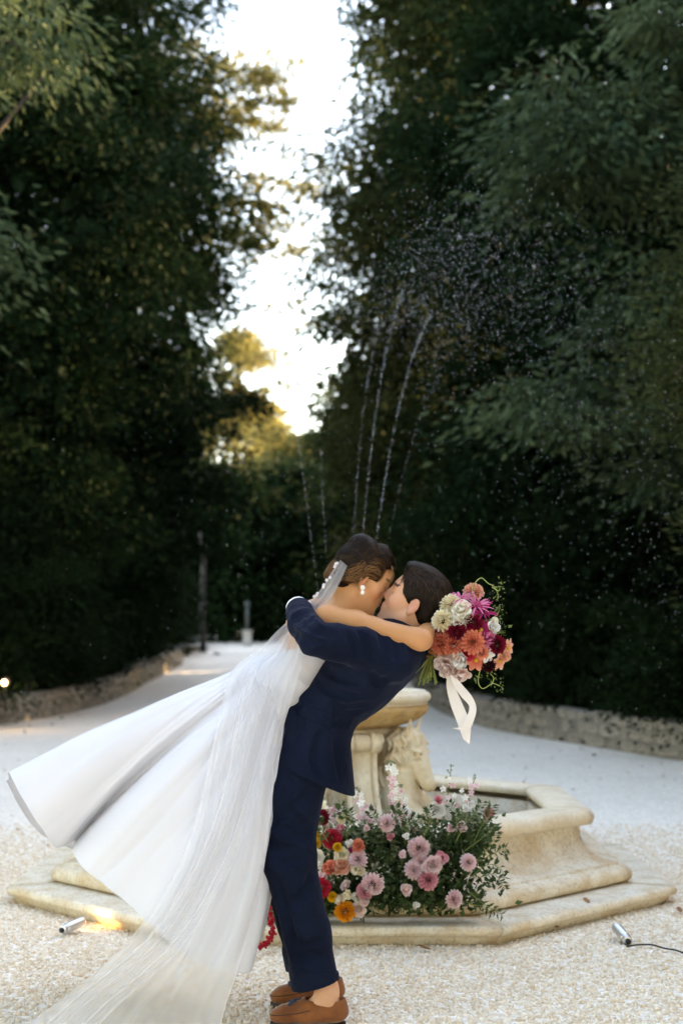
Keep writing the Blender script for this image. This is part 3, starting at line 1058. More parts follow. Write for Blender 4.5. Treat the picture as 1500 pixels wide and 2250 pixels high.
# trees added round the court, mostly unseen, to cut sky light and sun
SHADE_TREES = [(8.6, 16.0, 11, 'added shade tree standing past the right edge of the picture'), (10.0, 21.5, 13, 'second added shade tree past the right edge, farther back'),
         (8.8, 10.0, 13, 'added shade tree right of the court, level with the fountain'), (13.0, 13.0, 13, 'outermost added shade tree beyond the right edge'),
         (9.5, 4.0, 13, 'added shade tree right of the court, level with the couple'), (8.0, -3.0, 13, 'added shade tree behind the photographer on the right'),
         (-9.5, 15.5, 12, 'added shade tree past the left edge above the wall'), (-9.6, 9.0, 13, 'added shade tree left of the court, level with the fountain'),
         (-9.8, 2.5, 13, 'added shade tree left of the court, level with the couple'), (-8.0, -4.5, 13, 'added shade tree behind the photographer on the left'),
         (9.6, 18.8, 13, 'added shade tree squeezed between the two large ones past the right edge'), (7.0, 31.5, 13, 'added shade tree right of the avenue behind the hedge, nearest'),
         (7.0, 38.5, 12, 'added shade tree right of the avenue behind the hedge, middle'), (6.4, 44.0, 12, 'added shade tree right of the avenue behind the hedge, farthest'),
         (-3.6, -9.0, 13, 'added shade tree straight behind the photographer, left one'), (3.4, -9.5, 13, 'added shade tree straight behind the photographer, right one'), (0.0, -12.5, 14, 'added shade tree farthest behind the photographer'),
         (13.5, 27.0, 13, 'added shade tree far past the right edge')]
for q, (x, y, h, lb) in enumerate(SHADE_TREES):
    tree('broadleaf_tree', lb, 'tree', (x, y, 0.4), h * 0.7, 0.25, [((x, y, h * 0.35), (2.7, 2.7, h * 0.33)), ((x, y, h * 0.75), (2.8, 2.8, h * 0.3))],
         100, 60, 1.1, (0.3, 0.14), 'dark', 60 + q, core=2400, group='trees added out of frame to shade the court', coresize=0.6)

# unseen hedge added to block low sun leaking in beside court and avenue
for q, (x, y, rz, lb) in enumerate([(7.3, 13.2, 3.0, 'added sun-blocking hedge plant right of the court, next to the shade trees'), (7.7, 10.2, 3.0, 'added sun-blocking hedge plant right of the fountain, out of frame'), (7.8, 7.2, 3.0, 'added sun-blocking hedge plant level with the fountain, out of frame'),
                                    (7.8, 4.2, 3.0, 'added sun-blocking hedge plant level with the couple, out of frame'), (7.6, 1.2, 3.0, 'added sun-blocking hedge plant level with the camera, out of frame'), (6.6, 16.2, 3.0, 'added sun-blocking hedge plant past the right wall end'),
                                    (4.6, 30.5, 4.2, 'added sun-blocking hedge plant right of the avenue, nearest'), (4.6, 33.5, 4.2, 'added sun-blocking hedge plant right of the avenue, second'), (4.6, 36.8, 4.2, 'added sun-blocking hedge plant right of the avenue, third'), (4.6, 40.2, 4.2, 'added sun-blocking hedge plant right of the avenue, farthest')]):
    gz = float(ground_z(y)) + 0.35
    tree('hedge_bush', lb, 'hedge', (x, y, gz), rz, 0.06, [((x, y, gz + rz * 0.6), (1.5, 1.9, rz)), ((x, y, gz + rz * 1.3), (1.4, 1.8, rz * 0.9))],
         60, 60, 0.7, (0.16, 0.09), 'hedge', 80 + q, core=2600, droop=0.1, group='hedge added to block the low sun', coresize=0.5)

# pale trunk and gate post at the end of the avenue
m = MB()
m.tube([(-3.85, 40, 0.3), (-3.9, 40, 1.6), (-3.87, 40, 3.1), (-3.95, 40, 4.0)], [0.10, 0.085, 0.075, 0.05], 10)
o = tag(m.build('tree_trunk', M('dark_grey_bark', (0.07, 0.065, 0.06), 0.9, (0.04, 0.037, 0.034), 8)), 'slim pale grey trunk at the left of the avenue end', 'trunk')  # one dark grey bark tone, slightly mottled
gp = thing('gate_post', (-2.9, 44, float(ground_z(44.0))), 'short white gate post standing at the end of the gravel avenue', 'post')
z0 = float(ground_z(44.0))
m = MB()
m.box((-2.9, 44, z0 + 0.22), (0.13, 0.13, 0.22)).box((-2.9, 44, z0 + 0.46), (0.16, 0.16, 0.025))
m.build('pillar', M('whitewash', (0.42, 0.40, 0.36), 0.9, (0.30, 0.28, 0.25), 6), gp, smooth=False)
m = MB()
m.tube([(-2.9, 44, z0 + 0.48), (-2.9, 44, z0 + 1.25)], 0.05, 8).ball((-2.9, 44, z0 + 1.3), 0.09)
m.build('lamp_stem', M('dark_metal', (0.05, 0.06, 0.055), 0.5), gp)

# ================================================================== THE COUPLE
MAT['skin_m'] = M('fair_skin', (0.6, 0.38, 0.28), 0.5, attr='col', sss=0.12, stain=((0.55, 0.22, 0.14), 22, 0.35), spec=0.35, bump=0.06, bscale=300, bdist=0.002)
MAT['skin_f'] = M('tanned_skin', (0.6, 0.36, 0.22), 0.42, attr='col', sss=0.12, stain=((0.50, 0.21, 0.10), 18, 0.3), spec=0.28, bump=0.04, bscale=300, bdist=0.002)
MAT['navy'] = M('navy_wool', (0.0038, 0.0068, 0.0165), 0.8, (0.0068, 0.0112, 0.0265), 5, bump=0.75, bscale=11, spec=0.06, sheen=0.12, bdist=0.022)
MAT['navy_trim'] = M('navy_seam', (0.005, 0.009, 0.024), 0.8, bump=0.1, bscale=200)
MAT['shirt'] = M('white_shirt', (0.8, 0.8, 0.8), 0.7)
MAT['suede'] = M('brown_suede', (0.27, 0.09, 0.027), 0.9, (0.16, 0.048, 0.015), 14, bump=0.15, bscale=160, sheen=0.4)
MAT['sole'] = M('dark_sole', (0.035, 0.022, 0.016), 0.7)
MAT['tassel'] = M('navy_tassel', (0.03, 0.045, 0.08), 0.6)
MAT['satin'] = M('white_satin', (0.71, 0.71, 0.74), 0.42, spec=0.35, bump=0.22, bscale=7, sheen=0.15, transl=0.12, bdist=0.01)
MAT['pearl'] = M('pearl', (0.85, 0.82, 0.76), 0.18, spec=0.6)
MAT['lace'] = M('white_lace', (0.85, 0.85, 0.86), 0.7, transl=0.2)


def hair_material(name, c1, c2):
    return M(name, c1, 0.45, c2, attr='rnd', spec=0.13)


MAT['hair_m'] = hair_material('dark_brown_hair', (0.005, 0.0035, 0.0027), (0.075, 0.045, 0.028))
MAT['hair_f'] = hair_material('highlighted_brown_hair', (0.006, 0.0038, 0.0027), (0.26, 0.125, 0.048))


class Head:
    """local head frame: x forward, y to the person's left, z up; origin between the ears"""
    def __init__(s, O, fwd, up, sc):
        s.O = np.asarray(O, float)
        f = nrm(fwd)
        u = nrm(np.asarray(up) - f * np.dot(up, f))
        l = np.cross(u, f)
        s.M = np.stack([f, l, u])           # rows: local axes
        s.sc = sc

    def w(s, x, y, z):
        return s.O + s.sc * (np.array([x, y, z]) @ s.M)

    def loc(s, V):
        return ((np.asarray(V) - s.O) @ s.M.T) / s.sc

    def e(s, f, c, r, k=0.012, cut=False):
        f.ell(s.w(*c), np.asarray(r) * s.sc, s.M, k * s.sc, cut)

    def c(s, f, a, b, r1, r2, k=0.012, cut=False):
        f.cone(s.w(*a), s.w(*b), r1 * s.sc, r2 * s.sc, k * s.sc, None, cut)

    def sculpt(s, f, fem):
        s.e(f, (-0.012, 0, 0.045), (0.096, 0.074, 0.082))
        s.e(f, (0.035, 0, -0.01), (0.055, 0.060, 0.085), 0.03)
        jw = 0.046 if fem else 0.054
        for q in (-1, 1):
            s.c(f, (0.0, q * jw, -0.055), (0.066, q * 0.014, -0.104), 0.020, 0.016 if fem else 0.019, 0.03)
            s.e(f, (0.052, q * 0.038, -0.022), (0.028, 0.024, 0.028), 0.025)
        s.e(f, (0.030, 0, -0.075), (0.050, 0.040, 0.035), 0.03)
        s.e(f, (0.074, 0, -0.104), (0.017, 0.019 if fem else 0.024, 0.017), 0.018)
        s.e(f, (0.070, 0, 0.028), (0.018, 0.048, 0.016 if fem else 0.018), 0.02)
        for q in (-1, 1):
            s.e(f, (0.090, q * 0.032, 0.006), (0.014, 0.018, 0.012), 0.016, True)
            s.e(f, (0.070, q * 0.031, 0.006), (0.0145, 0.016, 0.0135), 0.005)
        nl = 0.100 if fem else 0.106
        s.c(f, (0.082, 0, 0.018), (nl, 0, -0.020), 0.0085, 0.0115, 0.012)
        for q in (-1, 1):
            s.e(f, (nl - 0.014, q * 0.011, -0.026), (0.011, 0.008, 0.008), 0.008)
        s.e(f, (0.080, 0, -0.058), (0.015, 0.026, 0.024), 0.015)
        s.e(f, (0.0905, 0, -0.0515), (0.0085, 0.021, 0.0062), 0.006)
        s.e(f, (0.0885, 0, -0.0645), (0.0090, 0.018, 0.0072), 0.006)
        s.c(f, (0.102, -0.02, -0.0578), (0.102, 0.02, -0.0578), 0.0028, 0.0028, 0.004, True)
        for q in (-1, 1):
            ear = Head(s.w(-0.012, q * 0.076, -0.004), s.M[0] + q * 0.35 * s.M[1] * -1 - 0.25 * s.M[2] * 0, s.M[2] - 0.22 * s.M[0], s.sc)
            ear.e(f, (0, 0, 0), (0.019, 0.0075, 0.032), 0.006)
            ear.e(f, (0.004, q * 0.008, 0.005), (0.0105, 0.0085, 0.020), 0.003, True)
            ear.e(f, (0.006, 0, -0.028), (0.009, 0.006, 0.009), 0.005)


def hand(f, w, d, n, thumb, curl, sc=1.0, k=0.006):
    """wrist w, finger direction d, palm normal n (fingers curl towards it), thumb side vector, curl per joint (deg)"""
    d, n = nrm(d), nrm(np.asarray(n) - nrm(d) * np.dot(n, nrm(d)))
    s_ = nrm(thumb - d * np.dot(thumb, d) - n * np.dot(thumb, n))
    f.cone(w, w + d * 0.05 * sc, 0.024 * sc, 0.030 * sc, 0.015, (n, 0.55))
    f.cone(w + d * 0.045 * sc, w + d * 0.078 * sc, 0.031 * sc, 0.034 * sc, 0.012, (n, 0.42))
    for i, (o, ln) in enumerate(((0.027, 0.92), (0.009, 1.0), (-0.009, 0.95), (-0.026, 0.78))):
        p = w + d * (0.082 + (0.004 if i in (1, 2) else 0)) * sc + s_ * o * sc
        a = 0
        pts = [p - d * 0.02 * sc, p]
        for L_ in (0.042, 0.027, 0.021):
            a += R(curl * (1 + 0.08 * i))
            p = p + (d * math.cos(a) + n * math.sin(a)) * L_ * ln * sc + s_ * (o * 0.08) * sc
            pts.append(p)
        f.chain(pts, [0.0095 * sc, 0.0092 * sc, 0.0086 * sc, 0.0078 * sc, 0.0068 * sc], k)
    t0 = w + d * 0.022 * sc + s_ * 0.02 * sc
    t1 = t0 + (d * 0.55 + s_ * 0.75 + n * 0.25) * 0.042 * sc
    t2 = t1 + (d * 0.85 + s_ * 0.2 + n * 0.45) * 0.032 * sc
    t3 = t2 + (d * 0.85 - s_ * 0.15 + n * 0.5) * 0.024 * sc
    f.chain([t0, t1, t2, t3], [0.014 * sc, 0.011 * sc, 0.0095 * sc, 0.0075 * sc], 0.01)


def tint(V, base, spots):
    c = np.tile(np.asarray(base, float), (len(V), 1))
    for p, r, colr, soft in spots:
        q = (V - np.asarray(p)) / np.asarray(r)
        d = np.linalg.norm(q, axis=1)
        a = np.clip((1 - d) / soft, 0, 1)[:, None]
        c = c * (1 - a) + np.asarray(colr) * a
    return c


def strands(V, Q, flow, n, length, width, lift, rng, hmean, hvar, seg=5, keep=None, wild=0.10):
    """hair strands laid over a surface along a flow field (world vectors); returns one ribbon mesh"""
    fn = np.cross(V[Q[:, 2]] - V[Q[:, 0]], V[Q[:, 3]] - V[Q[:, 1]])
    fc = V[Q].mean(1)
    fn /= np.linalg.norm(fn, axis=1, keepdims=True) + 1e-12
    if keep is not None:
        ok = keep(fc)
        fn, fc = fn[ok], fc[ok]
    pick = rng.integers(0, len(fc), n)
    VV, FF, RR = [], [], []
    p, nn = fc[pick].copy(), fn[pick].copy()
    a = np.clip(rng.normal(hmean, hvar, n), 0, 1)
    jit = rng.normal(0, wild, (n, 3))
    rows = []
    for i in range(seg):
        d = flow(p) + jit
        d -= nn * (d * nn).sum(1, keepdims=True)
        d /= np.linalg.norm(d, axis=1, keepdims=True) + 1e-9
        sd = np.cross(d, nn)
        t = i / (seg - 1)
        wdt = width * (1 - t) ** 0.5 + 0.0002
        h = lift * (0.4 + 0.8 * rng.random((n, 1)) * math.sin(PI * (0.25 + 0.75 * t)))
        rows.append((p + nn * h - sd * wdt / 2, p + nn * h + sd * wdt / 2))
        p = p + d * (length / (seg - 1)) * (0.7 + 0.6 * (a[:, None]))
        # follow the surface: snap to the nearest of a few candidate faces
        idx = nearest(fc, p)
        sp = ((p - fc[idx]) * fn[idx]).sum(1, keepdims=True)
        p = p - fn[idx] * sp * 0.8
        nn = fn[idx]
    V2 = np.stack([np.stack(r, 1) for r in rows], 1).reshape(-1, 3)       # n, seg, 2
    b = np.arange(n)[:, None] * (seg * 2) + np.arange(seg - 1)[None] * 2
    F2 = np.stack([b, b + 1, b + 3, b + 2], -1).reshape(-1, 4)
    return V2, F2, np.repeat(a, seg * 2)


def nearest(A, B):
    """index in A of the nearest point to each B (grid hashing through a KD tree)"""
    from mathutils import kdtree
    key = id(A)
    if nearest.key != key:
        kd = kdtree.KDTree(len(A))
        for i, v in enumerate(A):
            kd.insert(v, i)
        kd.balance()
        nearest.key, nearest.kd, nearest.A = key, kd, A
    return np.array([nearest.kd.find(v)[1] for v in B])


nearest.key = None


def hair(name, V, Q, S2, mat, parent, base=0.12):
    V2, F2, r2 = S2
    Vn = np.concatenate([V, V2])
    Fn = np.concatenate([Q, F2 + len(V)])
    return obj(name, Vn, Fn, mat, parent, attrs={'rnd': np.concatenate([np.full(len(V), base), r2])})


# ---------------------------------------------------------------- groom
groom = thing('person', (P(700, 2225, 4.85)[0], 4.85, 0), 'person in a navy suit and brown tasselled loafers leaning back to lift the other', 'person')
gh = Head(P(909, 1325, 4.87), (-0.871, 0.127, 0.474), (0.451, -0.12, 0.876), 0.97)
G = dict(hip=P(668, 1640, 4.90), hipN=P(664, 1655, 4.80), hipF=P(660, 1655, 5.0), kneeN=P(630, 1885, 4.77), ankN=P(718, 2172, 4.755),
         kneeF=P(612, 1872, 5.0), ankF=P(712, 2130, 5.03), waist=P(688, 1582, 4.90), chest=P(788, 1482, 4.90), neck=P(882, 1400, 4.91),
         shN=P(858, 1442, 4.735), elN=P(694, 1403, 4.65), wrN=P(655, 1338, 4.86), shF=P(846, 1430, 5.07), elF=P(712, 1450, 5.14), wrF=P(660, 1410, 5.02))
lo, hi = np.array([-0.35, 4.50, -0.02]), np.array([0.46, 5.25, 1.56])
f = Field(lo, hi, 0.0045)
gh.sculpt(f, False)
f.cone(gh.w(-0.028, 0, -0.045), G['neck'], 0.052, 0.062, 0.03)
f.cone(gh.w(0.0, 0, -0.06), G['neck'] + np.array([-0.02, 0, 0]), 0.045, 0.058, 0.03)
f.chain([G['neck'], G['chest'], G['waist'], G['hip']], [0.06, 0.085, 0.075, 0.075], 0.05, ((0, 1, 0), 1.3))
f.chain([G['shN'], G['elN'], G['wrN']], [0.042, 0.029, 0.025], 0.02)
f.chain([G['shF'], G['elF'], G['wrF']], [0.048, 0.038, 0.027], 0.02)
hand(f, G['wrN'], P(705, 1330, 5.02) - G['wrN'], np.array([0.5, 0.0, -0.6]), np.array([0.1, -0.3, 1.0]), 14)
hand(f, G['wrF'], P(640, 1395, 4.93) - G['wrF'], np.array([0.6, 0, 0.2]), np.array([0, 0, 1.0]), 10)
for a, b, c in (('hipN', 'kneeN', 'ankN'), ('hipF', 'kneeF', 'ankF')):
    f.chain([G[a], G[b], G[c]], [0.062, 0.046, 0.036], 0.03)
    an = G[c]
    heel = np.array([an[0] + 0.022, an[1], 0.045])
    f.cone(an, heel, 0.034, 0.026, 0.02)
    f.chain([an + [0.0, 0, -0.02], np.array([an[0] - 0.05, an[1], 0.062]), np.array([an[0] - 0.10, an[1], 0.045])], [0.031, 0.024, 0.014], 0.02)
V, Q = f.nets(1)
sk = np.array((0.62, 0.33, 0.20))
lv = gh.loc(V)
col = tint(V, sk, [
    (gh.w(0.093, 0, -0.058), 0.026, (0.42, 0.16, 0.13), 0.5), (gh.w(0.05, 0, -0.09), 0.075, (0.40, 0.255, 0.20), 0.8),
    (gh.w(0.052, 0.045, -0.02), 0.035, (0.60, 0.29, 0.21), 1.0), (gh.w(0.10, 0, -0.02), 0.022, (0.60, 0.29, 0.22), 1.0),
    (gh.w(-0.012, 0.08, -0.004), 0.034, (0.62, 0.27, 0.20), 1.0)])
for q in (-1, 1):
    brow = (np.abs(lv[:, 2] - 0.031 - 0.10 * (0.03 - np.abs(lv[:, 1] * q - 0.034)) * 0.2) < 0.0052) & (np.abs(lv[:, 1] - q * 0.033) < 0.021) & (lv[:, 0] > 0.05)
    col[brow] = (0.09, 0.05, 0.035)
    lash = (np.abs(lv[:, 2] - 0.0) < 0.003) & (np.abs(lv[:, 1] - q * 0.031) < 0.013) & (lv[:, 0] > 0.06)
    col[lash] = (0.12, 0.06, 0.045)
obj('body', V, Q, MAT['skin_m'], groom, col=col)

# hair: short, swept back
hf = Field(gh.O - 0.17, gh.O + 0.17, 0.0035)
gh.e(hf, (-0.014, 0, 0.045), (0.1005, 0.079, 0.0865))
gh.e(hf, (0.030, 0, 0.108), (0.048, 0.048, 0.019), 0.03)
gh.e(hf, (-0.06, 0, -0.02), (0.05, 0.06, 0.05), 0.03)
gh.e(hf, (0.118, 0, 0.0), (0.072, 0.20, 0.100), 0.010, True)
gh.e(hf, (0.032, 0, -0.085), (0.062, 0.20, 0.085), 0.012, True)
gh.e(hf, (-0.012, 0.082, -0.008), (0.022, 0.03, 0.034), 0.008, True)
gh.e(hf, (-0.012, -0.082, -0.008), (0.022, 0.03, 0.034), 0.008, True)
hf.plane(gh.w(0, 0, -0.066), -gh.M[2] - 0.3 * gh.M[0], 0.01)
HV, HQ = hf.nets(1)


def groom_flow(p):
    q = gh.loc(p)
    top = np.clip((q[:, 2] - 0.06) / 0.05, 0, 1)[:, None]
    side = -0.55 * gh.M[0] - 0.85 * gh.M[2]
    back = -1.0 * gh.M[0] + 0.25 * gh.M[2] * np.clip((q[:, :1] - 0.02) / 0.05, -1, 1)
    return side * (1 - top) + back * top


rg = np.random.default_rng(1)
s1 = strands(HV, HQ, groom_flow, 9000, 0.045, 0.0013, 0.0045, rg, 0.10, 0.12, 5, wild=0.2)
s2 = strands(HV, HQ, groom_flow, 2600, 0.05, 0.0016, 0.009, rg, 0.3, 0.22, 6, wild=0.3, keep=lambda c: gh.loc(c)[:, 2] > 0.075)
s1 = (np.concatenate([s1[0], s2[0]]), np.concatenate([s1[1], s2[1] + len(s1[0])]), np.concatenate([s1[2], s2[2]]))
hair('hair', HV, HQ, s1, MAT['hair_m'], groom)

# jacket with both sleeves
f = Field(lo + [0, -0.08, 0.6], hi + [0.0, 0.1, 0], 0.0045)
ay = (0, 1, 0)
f.chain([P(866, 1424, 4.91), P(790, 1481, 4.90), P(690, 1580, 4.90)], [0.115, 0.125, 0.112], 0.06, (ay, 1.5))
f.cone(P(692, 1578, 4.90), P(673, 1740, 4.89), 0.116, 0.168, 0.05, (ay, 1.30))
f.cone(P(870, 1440, 4.74), P(870, 1440, 5.06), 0.072, 0.072, 0.06)
arm_ = [G['shN'] + [0.006, 0, 0.0], (G['shN'] * 0.6 + G['elN'] * 0.4) + [0, -0.012, 0.004], (G['shN'] * 0.3 + G['elN'] * 0.7) + [0, -0.012, 0.002], G['elN'], (G['elN'] + G['wrN']) / 2 + [-0.012, 0, 0], G['wrN'] + (G['elN'] - G['wrN']) * 0.08]
f.chain(arm_[:2], [0.078, 0.068], 0.03)
f.chain(arm_[1:], [0.067, 0.064, 0.061, 0.054, 0.047], 0.007)
f.chain([G['shF'], G['elF'], G['wrF']], [0.075, 0.06, 0.046], 0.03)
f.cone(G['neck'] + [-0.02, 0, -0.005], G['neck'] + [0.035, 0, 0.012], 0.075, 0.07, 0.03, (ay, 1.1))   # collar stand
f.cone(gh.w(-0.03, 0, -0.05), G['neck'] + [-0.06, 0, 0.0], 0.066, 0.066, 0.01, cut=True)
# hem plane
h1, h2 = P(578, 1652, 4.9), P(772, 1744, 4.9)
hd = nrm(h2 - h1)
f.plane(h1, np.cross(hd, np.array([0, 1.0, 0])) * (1 if np.cross(hd, np.array([0, 1.0, 0]))[2] < 0 else -1), 0.006)


def creases(spec):
    def fn(x, y, z):
        d = np.zeros_like(x)
        for (c, dirv, freq, amp, rad, ph) in spec:
            q2 = (x - c[0]) ** 2 + (y - c[1]) ** 2 + (z - c[2]) ** 2
            m = np.exp(-q2 / (rad * rad))
            s = x * dirv[0] + y * dirv[1] + z * dirv[2]
            wv = s * freq + ph + 1.3 * np.sin(19 * x + 13 * z + ph) + 0.7 * np.sin(31 * y + 11 * x)
            d += 1.7 * amp * m * (np.abs(np.sin(wv * 0.62)) ** 0.6 - 0.55)
        return d
    return fn


ax_arm = nrm(G['elN'] - G['shN'])
ax_tor = nrm(G['chest'] - G['waist'])
f.warp(creases([(P(700, 1400, 4.62), ax_arm + np.array([0, 0, 0.35]), 62, 0.0075, 0.085, 0.4),
                (P(775, 1415, 4.65), ax_arm + np.array([0, 0, -0.5]), 38, 0.006, 0.09, 1.0),
                (P(860, 1420, 4.68), ax_arm + np.array([0, 0, -0.8]), 52, 0.006, 0.10, 2.0),
                (P(655, 1360, 4.7), nrm(G['wrN'] - G['elN']), 60, 0.006, 0.06, 0.0),
                (P(770, 1560, 4.8), np.array([0.55, 0, 0.85]), 55, 0.0055, 0.10, 0.0),
                (P(840, 1500, 4.8), np.array([0.3, 0, 0.95]), 36, 0.006, 0.11, 0.6),
                (P(690, 1590, 4.72), np.array([0.5, 0, 0.9]), 30, 0.005, 0.12, 0.2),
                (P(680, 1690, 4.72), np.array([0.95, 0, 0.1]), 20, 0.005, 0.12, 0.9)]))
for gpts in ([(690, 1342), (720, 1364), (746, 1386)], [(668, 1350), (698, 1380), (735, 1398)], [(648, 1352), (668, 1374), (700, 1394)], [(640, 1386), (665, 1402), (700, 1411)], [(655, 1418), (690, 1424), (730, 1416)],
             [(768, 1394), (777, 1420), (782, 1448)], [(792, 1390), (806, 1420), (818, 1452)], [(836, 1394), (844, 1420), (860, 1448)], [(868, 1402), (876, 1425), (882, 1445)],
             [(712, 1468), (745, 1488), (790, 1498)], [(700, 1500), (740, 1524), (800, 1532)], [(742, 1562), (770, 1570), (796, 1562)], [(735, 1545), (760, 1556), (800, 1548)], [(730, 1582), (752, 1588), (764, 1586)],
             [(640, 1534), (662, 1572), (655, 1620)], [(706, 1612), (692, 1660), (704, 1700)], [(620, 1600), (612, 1630), (610, 1660)], [(736, 1620), (742, 1660), (748, 1710)], [(820, 1480), (835, 1500), (850, 1490)]):
    f.groove(gpts)
JV, JQ = f.nets(1)
jacket = obj('jacket', JV, JQ, MAT['navy'], groom)
JF = f


def patch(F_, poly, off, name, mat, parent, n=10):
    """thin cloth piece laid on a surface: bilinear quad of photo pixels projected onto F_"""
    a, b, c, d = [np.array(q, float) for q in poly]
    V = []
    for i in range(n):
        for j in range(n):
            u, v = j / (n - 1), i / (n - 1)
            p = (a * (1 - u) + b * u) * (1 - v) + (d * (1 - u) + c * u) * v
            V.append(F_.hit(p[0], p[1]) + np.array([0, -off, 0]))
    V = np.array(V)
    back = V + np.array([0, off + 0.004, 0])
    Fc = grid_faces(n, n)
    ring = [j for j in range(n)] + [i * n + n - 1 for i in range(1, n)] + [(n - 1) * n + j for j in range(n - 2, -1, -1)] + [i * n for i in range(n - 2, 0, -1)]
    faces = [tuple(q) for q in Fc] + [(ring[k], ring[(k + 1) % len(ring)], ring[(k + 1) % len(ring)] + n * n, ring[k] + n * n) for k in range(len(ring))]
    return obj(name, np.concatenate([V, back]), faces, mat, parent)


patch(JF, [(662, 1546), (736, 1570), (727, 1601), (650, 1570)], 0.006, 'pocket_flap', MAT['navy'], jacket)
# side vent edge and back seam of the jacket
sm_ = [JF.hit(x, y) + np.array([0, 0.002, 0]) for x, y in spline([(738, 1520), (744, 1560), (748, 1610), (756, 1660), (762, 1725)], 24)]
obj('vent_seam', *tube(sm_, 0.0035, 6), MAT['navy'], jacket)
sm_ = [JF.hit(x, y) + np.array([0, 0.002, 0]) for x, y in spline([(838, 1395), (846, 1420), (852, 1450), (846, 1480)], 20)]
obj('sleeve_seam', *tube(sm_, 0.0035, 6), MAT['navy'], jacket)
for k, q in enumerate(((624, 1349), (626, 1357), (629, 1365))):
    c = P(q[0] + 5, q[1], 4.735)
    c = JF.hit(q[0] + 6, q[1]) if JF.val(JF.hit(q[0] + 6, q[1])) < 0.02 else c
    obj('cuff_button', *ball(c, (0.006, 0.004, 0.006), 10, 6), MAT['navy_trim'], jacket)
# shirt cuff
wd = nrm(G['wrN'] - G['elN'])
c0, c1 = G['wrN'] - wd * 0.035, G['wrN'] + wd * 0.018
cf = Field(np.minimum(c0, c1) - 0.09, np.maximum(c0, c1) + 0.09, 0.003)
cf.cone(c0, c1, 0.042, 0.040, 0.002)
cf.plane(c1, wd, 0.003)
cf.cone(c1, c1 + wd * 0.1, 0.036, 0.036, 0.003, cut=True)
cv, cq = cf.nets(1)
obj('shirt_cuff', cv, cq, MAT['shirt'], groom)
# shirt collar hugging the neck
cf = Field(G['neck'] - 0.16, G['neck'] + 0.16, 0.0035)
cax = nrm(gh.w(-0.02, 0, -0.05) - G['neck'])
cf.cone(G['neck'], G['neck'] + cax * 0.045, 0.070, 0.063, 0.002)
cf.plane(G['neck'] + cax * 0.034, cax, 0.003)
cf.cone(G['neck'], G['neck'] + cax * 0.2, 0.062, 0.055, 0.003, cut=True)
cv, cq = cf.nets(1)
obj('shirt_collar', cv, cq, MAT['shirt'], groom)

# trousers
f = Field(lo + [-0.02, -0.05, 0.0], (hi[0], hi[1] + 0.05, 1.02), 0.005)
f.ell(P(672, 1650, 4.9), (0.110, 0.150, 0.12), k=0.05)
f.chain([P(664, 1680, 4.81), P(637, 1765, 4.785), P(632, 1880, 4.765), P(674, 2050, 4.76), P(693, 2160, 4.76)], [0.100, 0.096, 0.090, 0.074, 0.076], 0.03)
f.chain([P(660, 1680, 4.99), P(626, 1765, 5.0), P(616, 1875, 5.0), P(655, 2020, 5.02), P(676, 2112, 5.03)], [0.098, 0.092, 0.086, 0.072, 0.074], 0.03)
f.warp(creases([(P(640, 1870, 4.68), np.array([0.45, 0, 0.9]), 42, 0.009, 0.09, 0.4), (P(650, 1790, 4.68), np.array([0.6, 0, 0.8]), 26, 0.008, 0.12, 1.4),
                (P(680, 2080, 4.68), np.array([0.5, 0, 0.9]), 40, 0.005, 0.09, 0.0), (P(660, 1980, 4.68), np.array([0.7, 0, 0.7]), 24, 0.006, 0.10, 0.8)]))
for gpts in ([(588, 1848), (620, 1868), (662, 1862)], [(600, 1882), (632, 1895), (670, 1880)], [(636, 1788), (660, 1812), (672, 1822)], [(600, 1800), (640, 1832), (674, 1838)], [(640, 1722), (620, 1770), (600, 1812)],
             [(682, 1740), (652, 1772), (622, 1792)], [(640, 2056), (672, 2080), (704, 2066)], [(606, 1925), (628, 2000), (652, 2110)], [(680, 1930), (672, 1960), (640, 1990)], [(655, 2108), (685, 2100), (706, 2108)]):
    f.groove(gpts, 0.020, 0.014)
f.plane(P(690, 2150, 4.76), np.array([0.1, 0, -1.0]), 0.004)
tv, tq = f.nets(1)
trousers = obj('trousers', tv, tq, MAT['navy'], groom)
for (pa, pb, ra) in ((P(687, 2124, 4.76), P(693, 2163, 4.76), 0.081), (P(669, 2085, 5.03), P(676, 2120, 5.03), 0.079)):
    cf = Field(np.minimum(pa, pb) - 0.14, np.maximum(pa, pb) + 0.14, 0.004)
    cf.cone(pa, pb, ra, ra, 0.002)
    cf.plane(pa, pa - pb + np.array([0.02, 0, 0]), 0.003)
    cf.plane(pb, pb - pa + np.array([0.01, 0, -0.02]), 0.003)
    cf.cone(pb + (pb - pa) * 0.3, pa + (pb - pa) * 0.4, ra - 0.012, ra - 0.012, 0.004, cut=True)
    cv, cq = cf.nets(1)
    obj('turn_up', cv, cq, MAT['navy'], trousers)


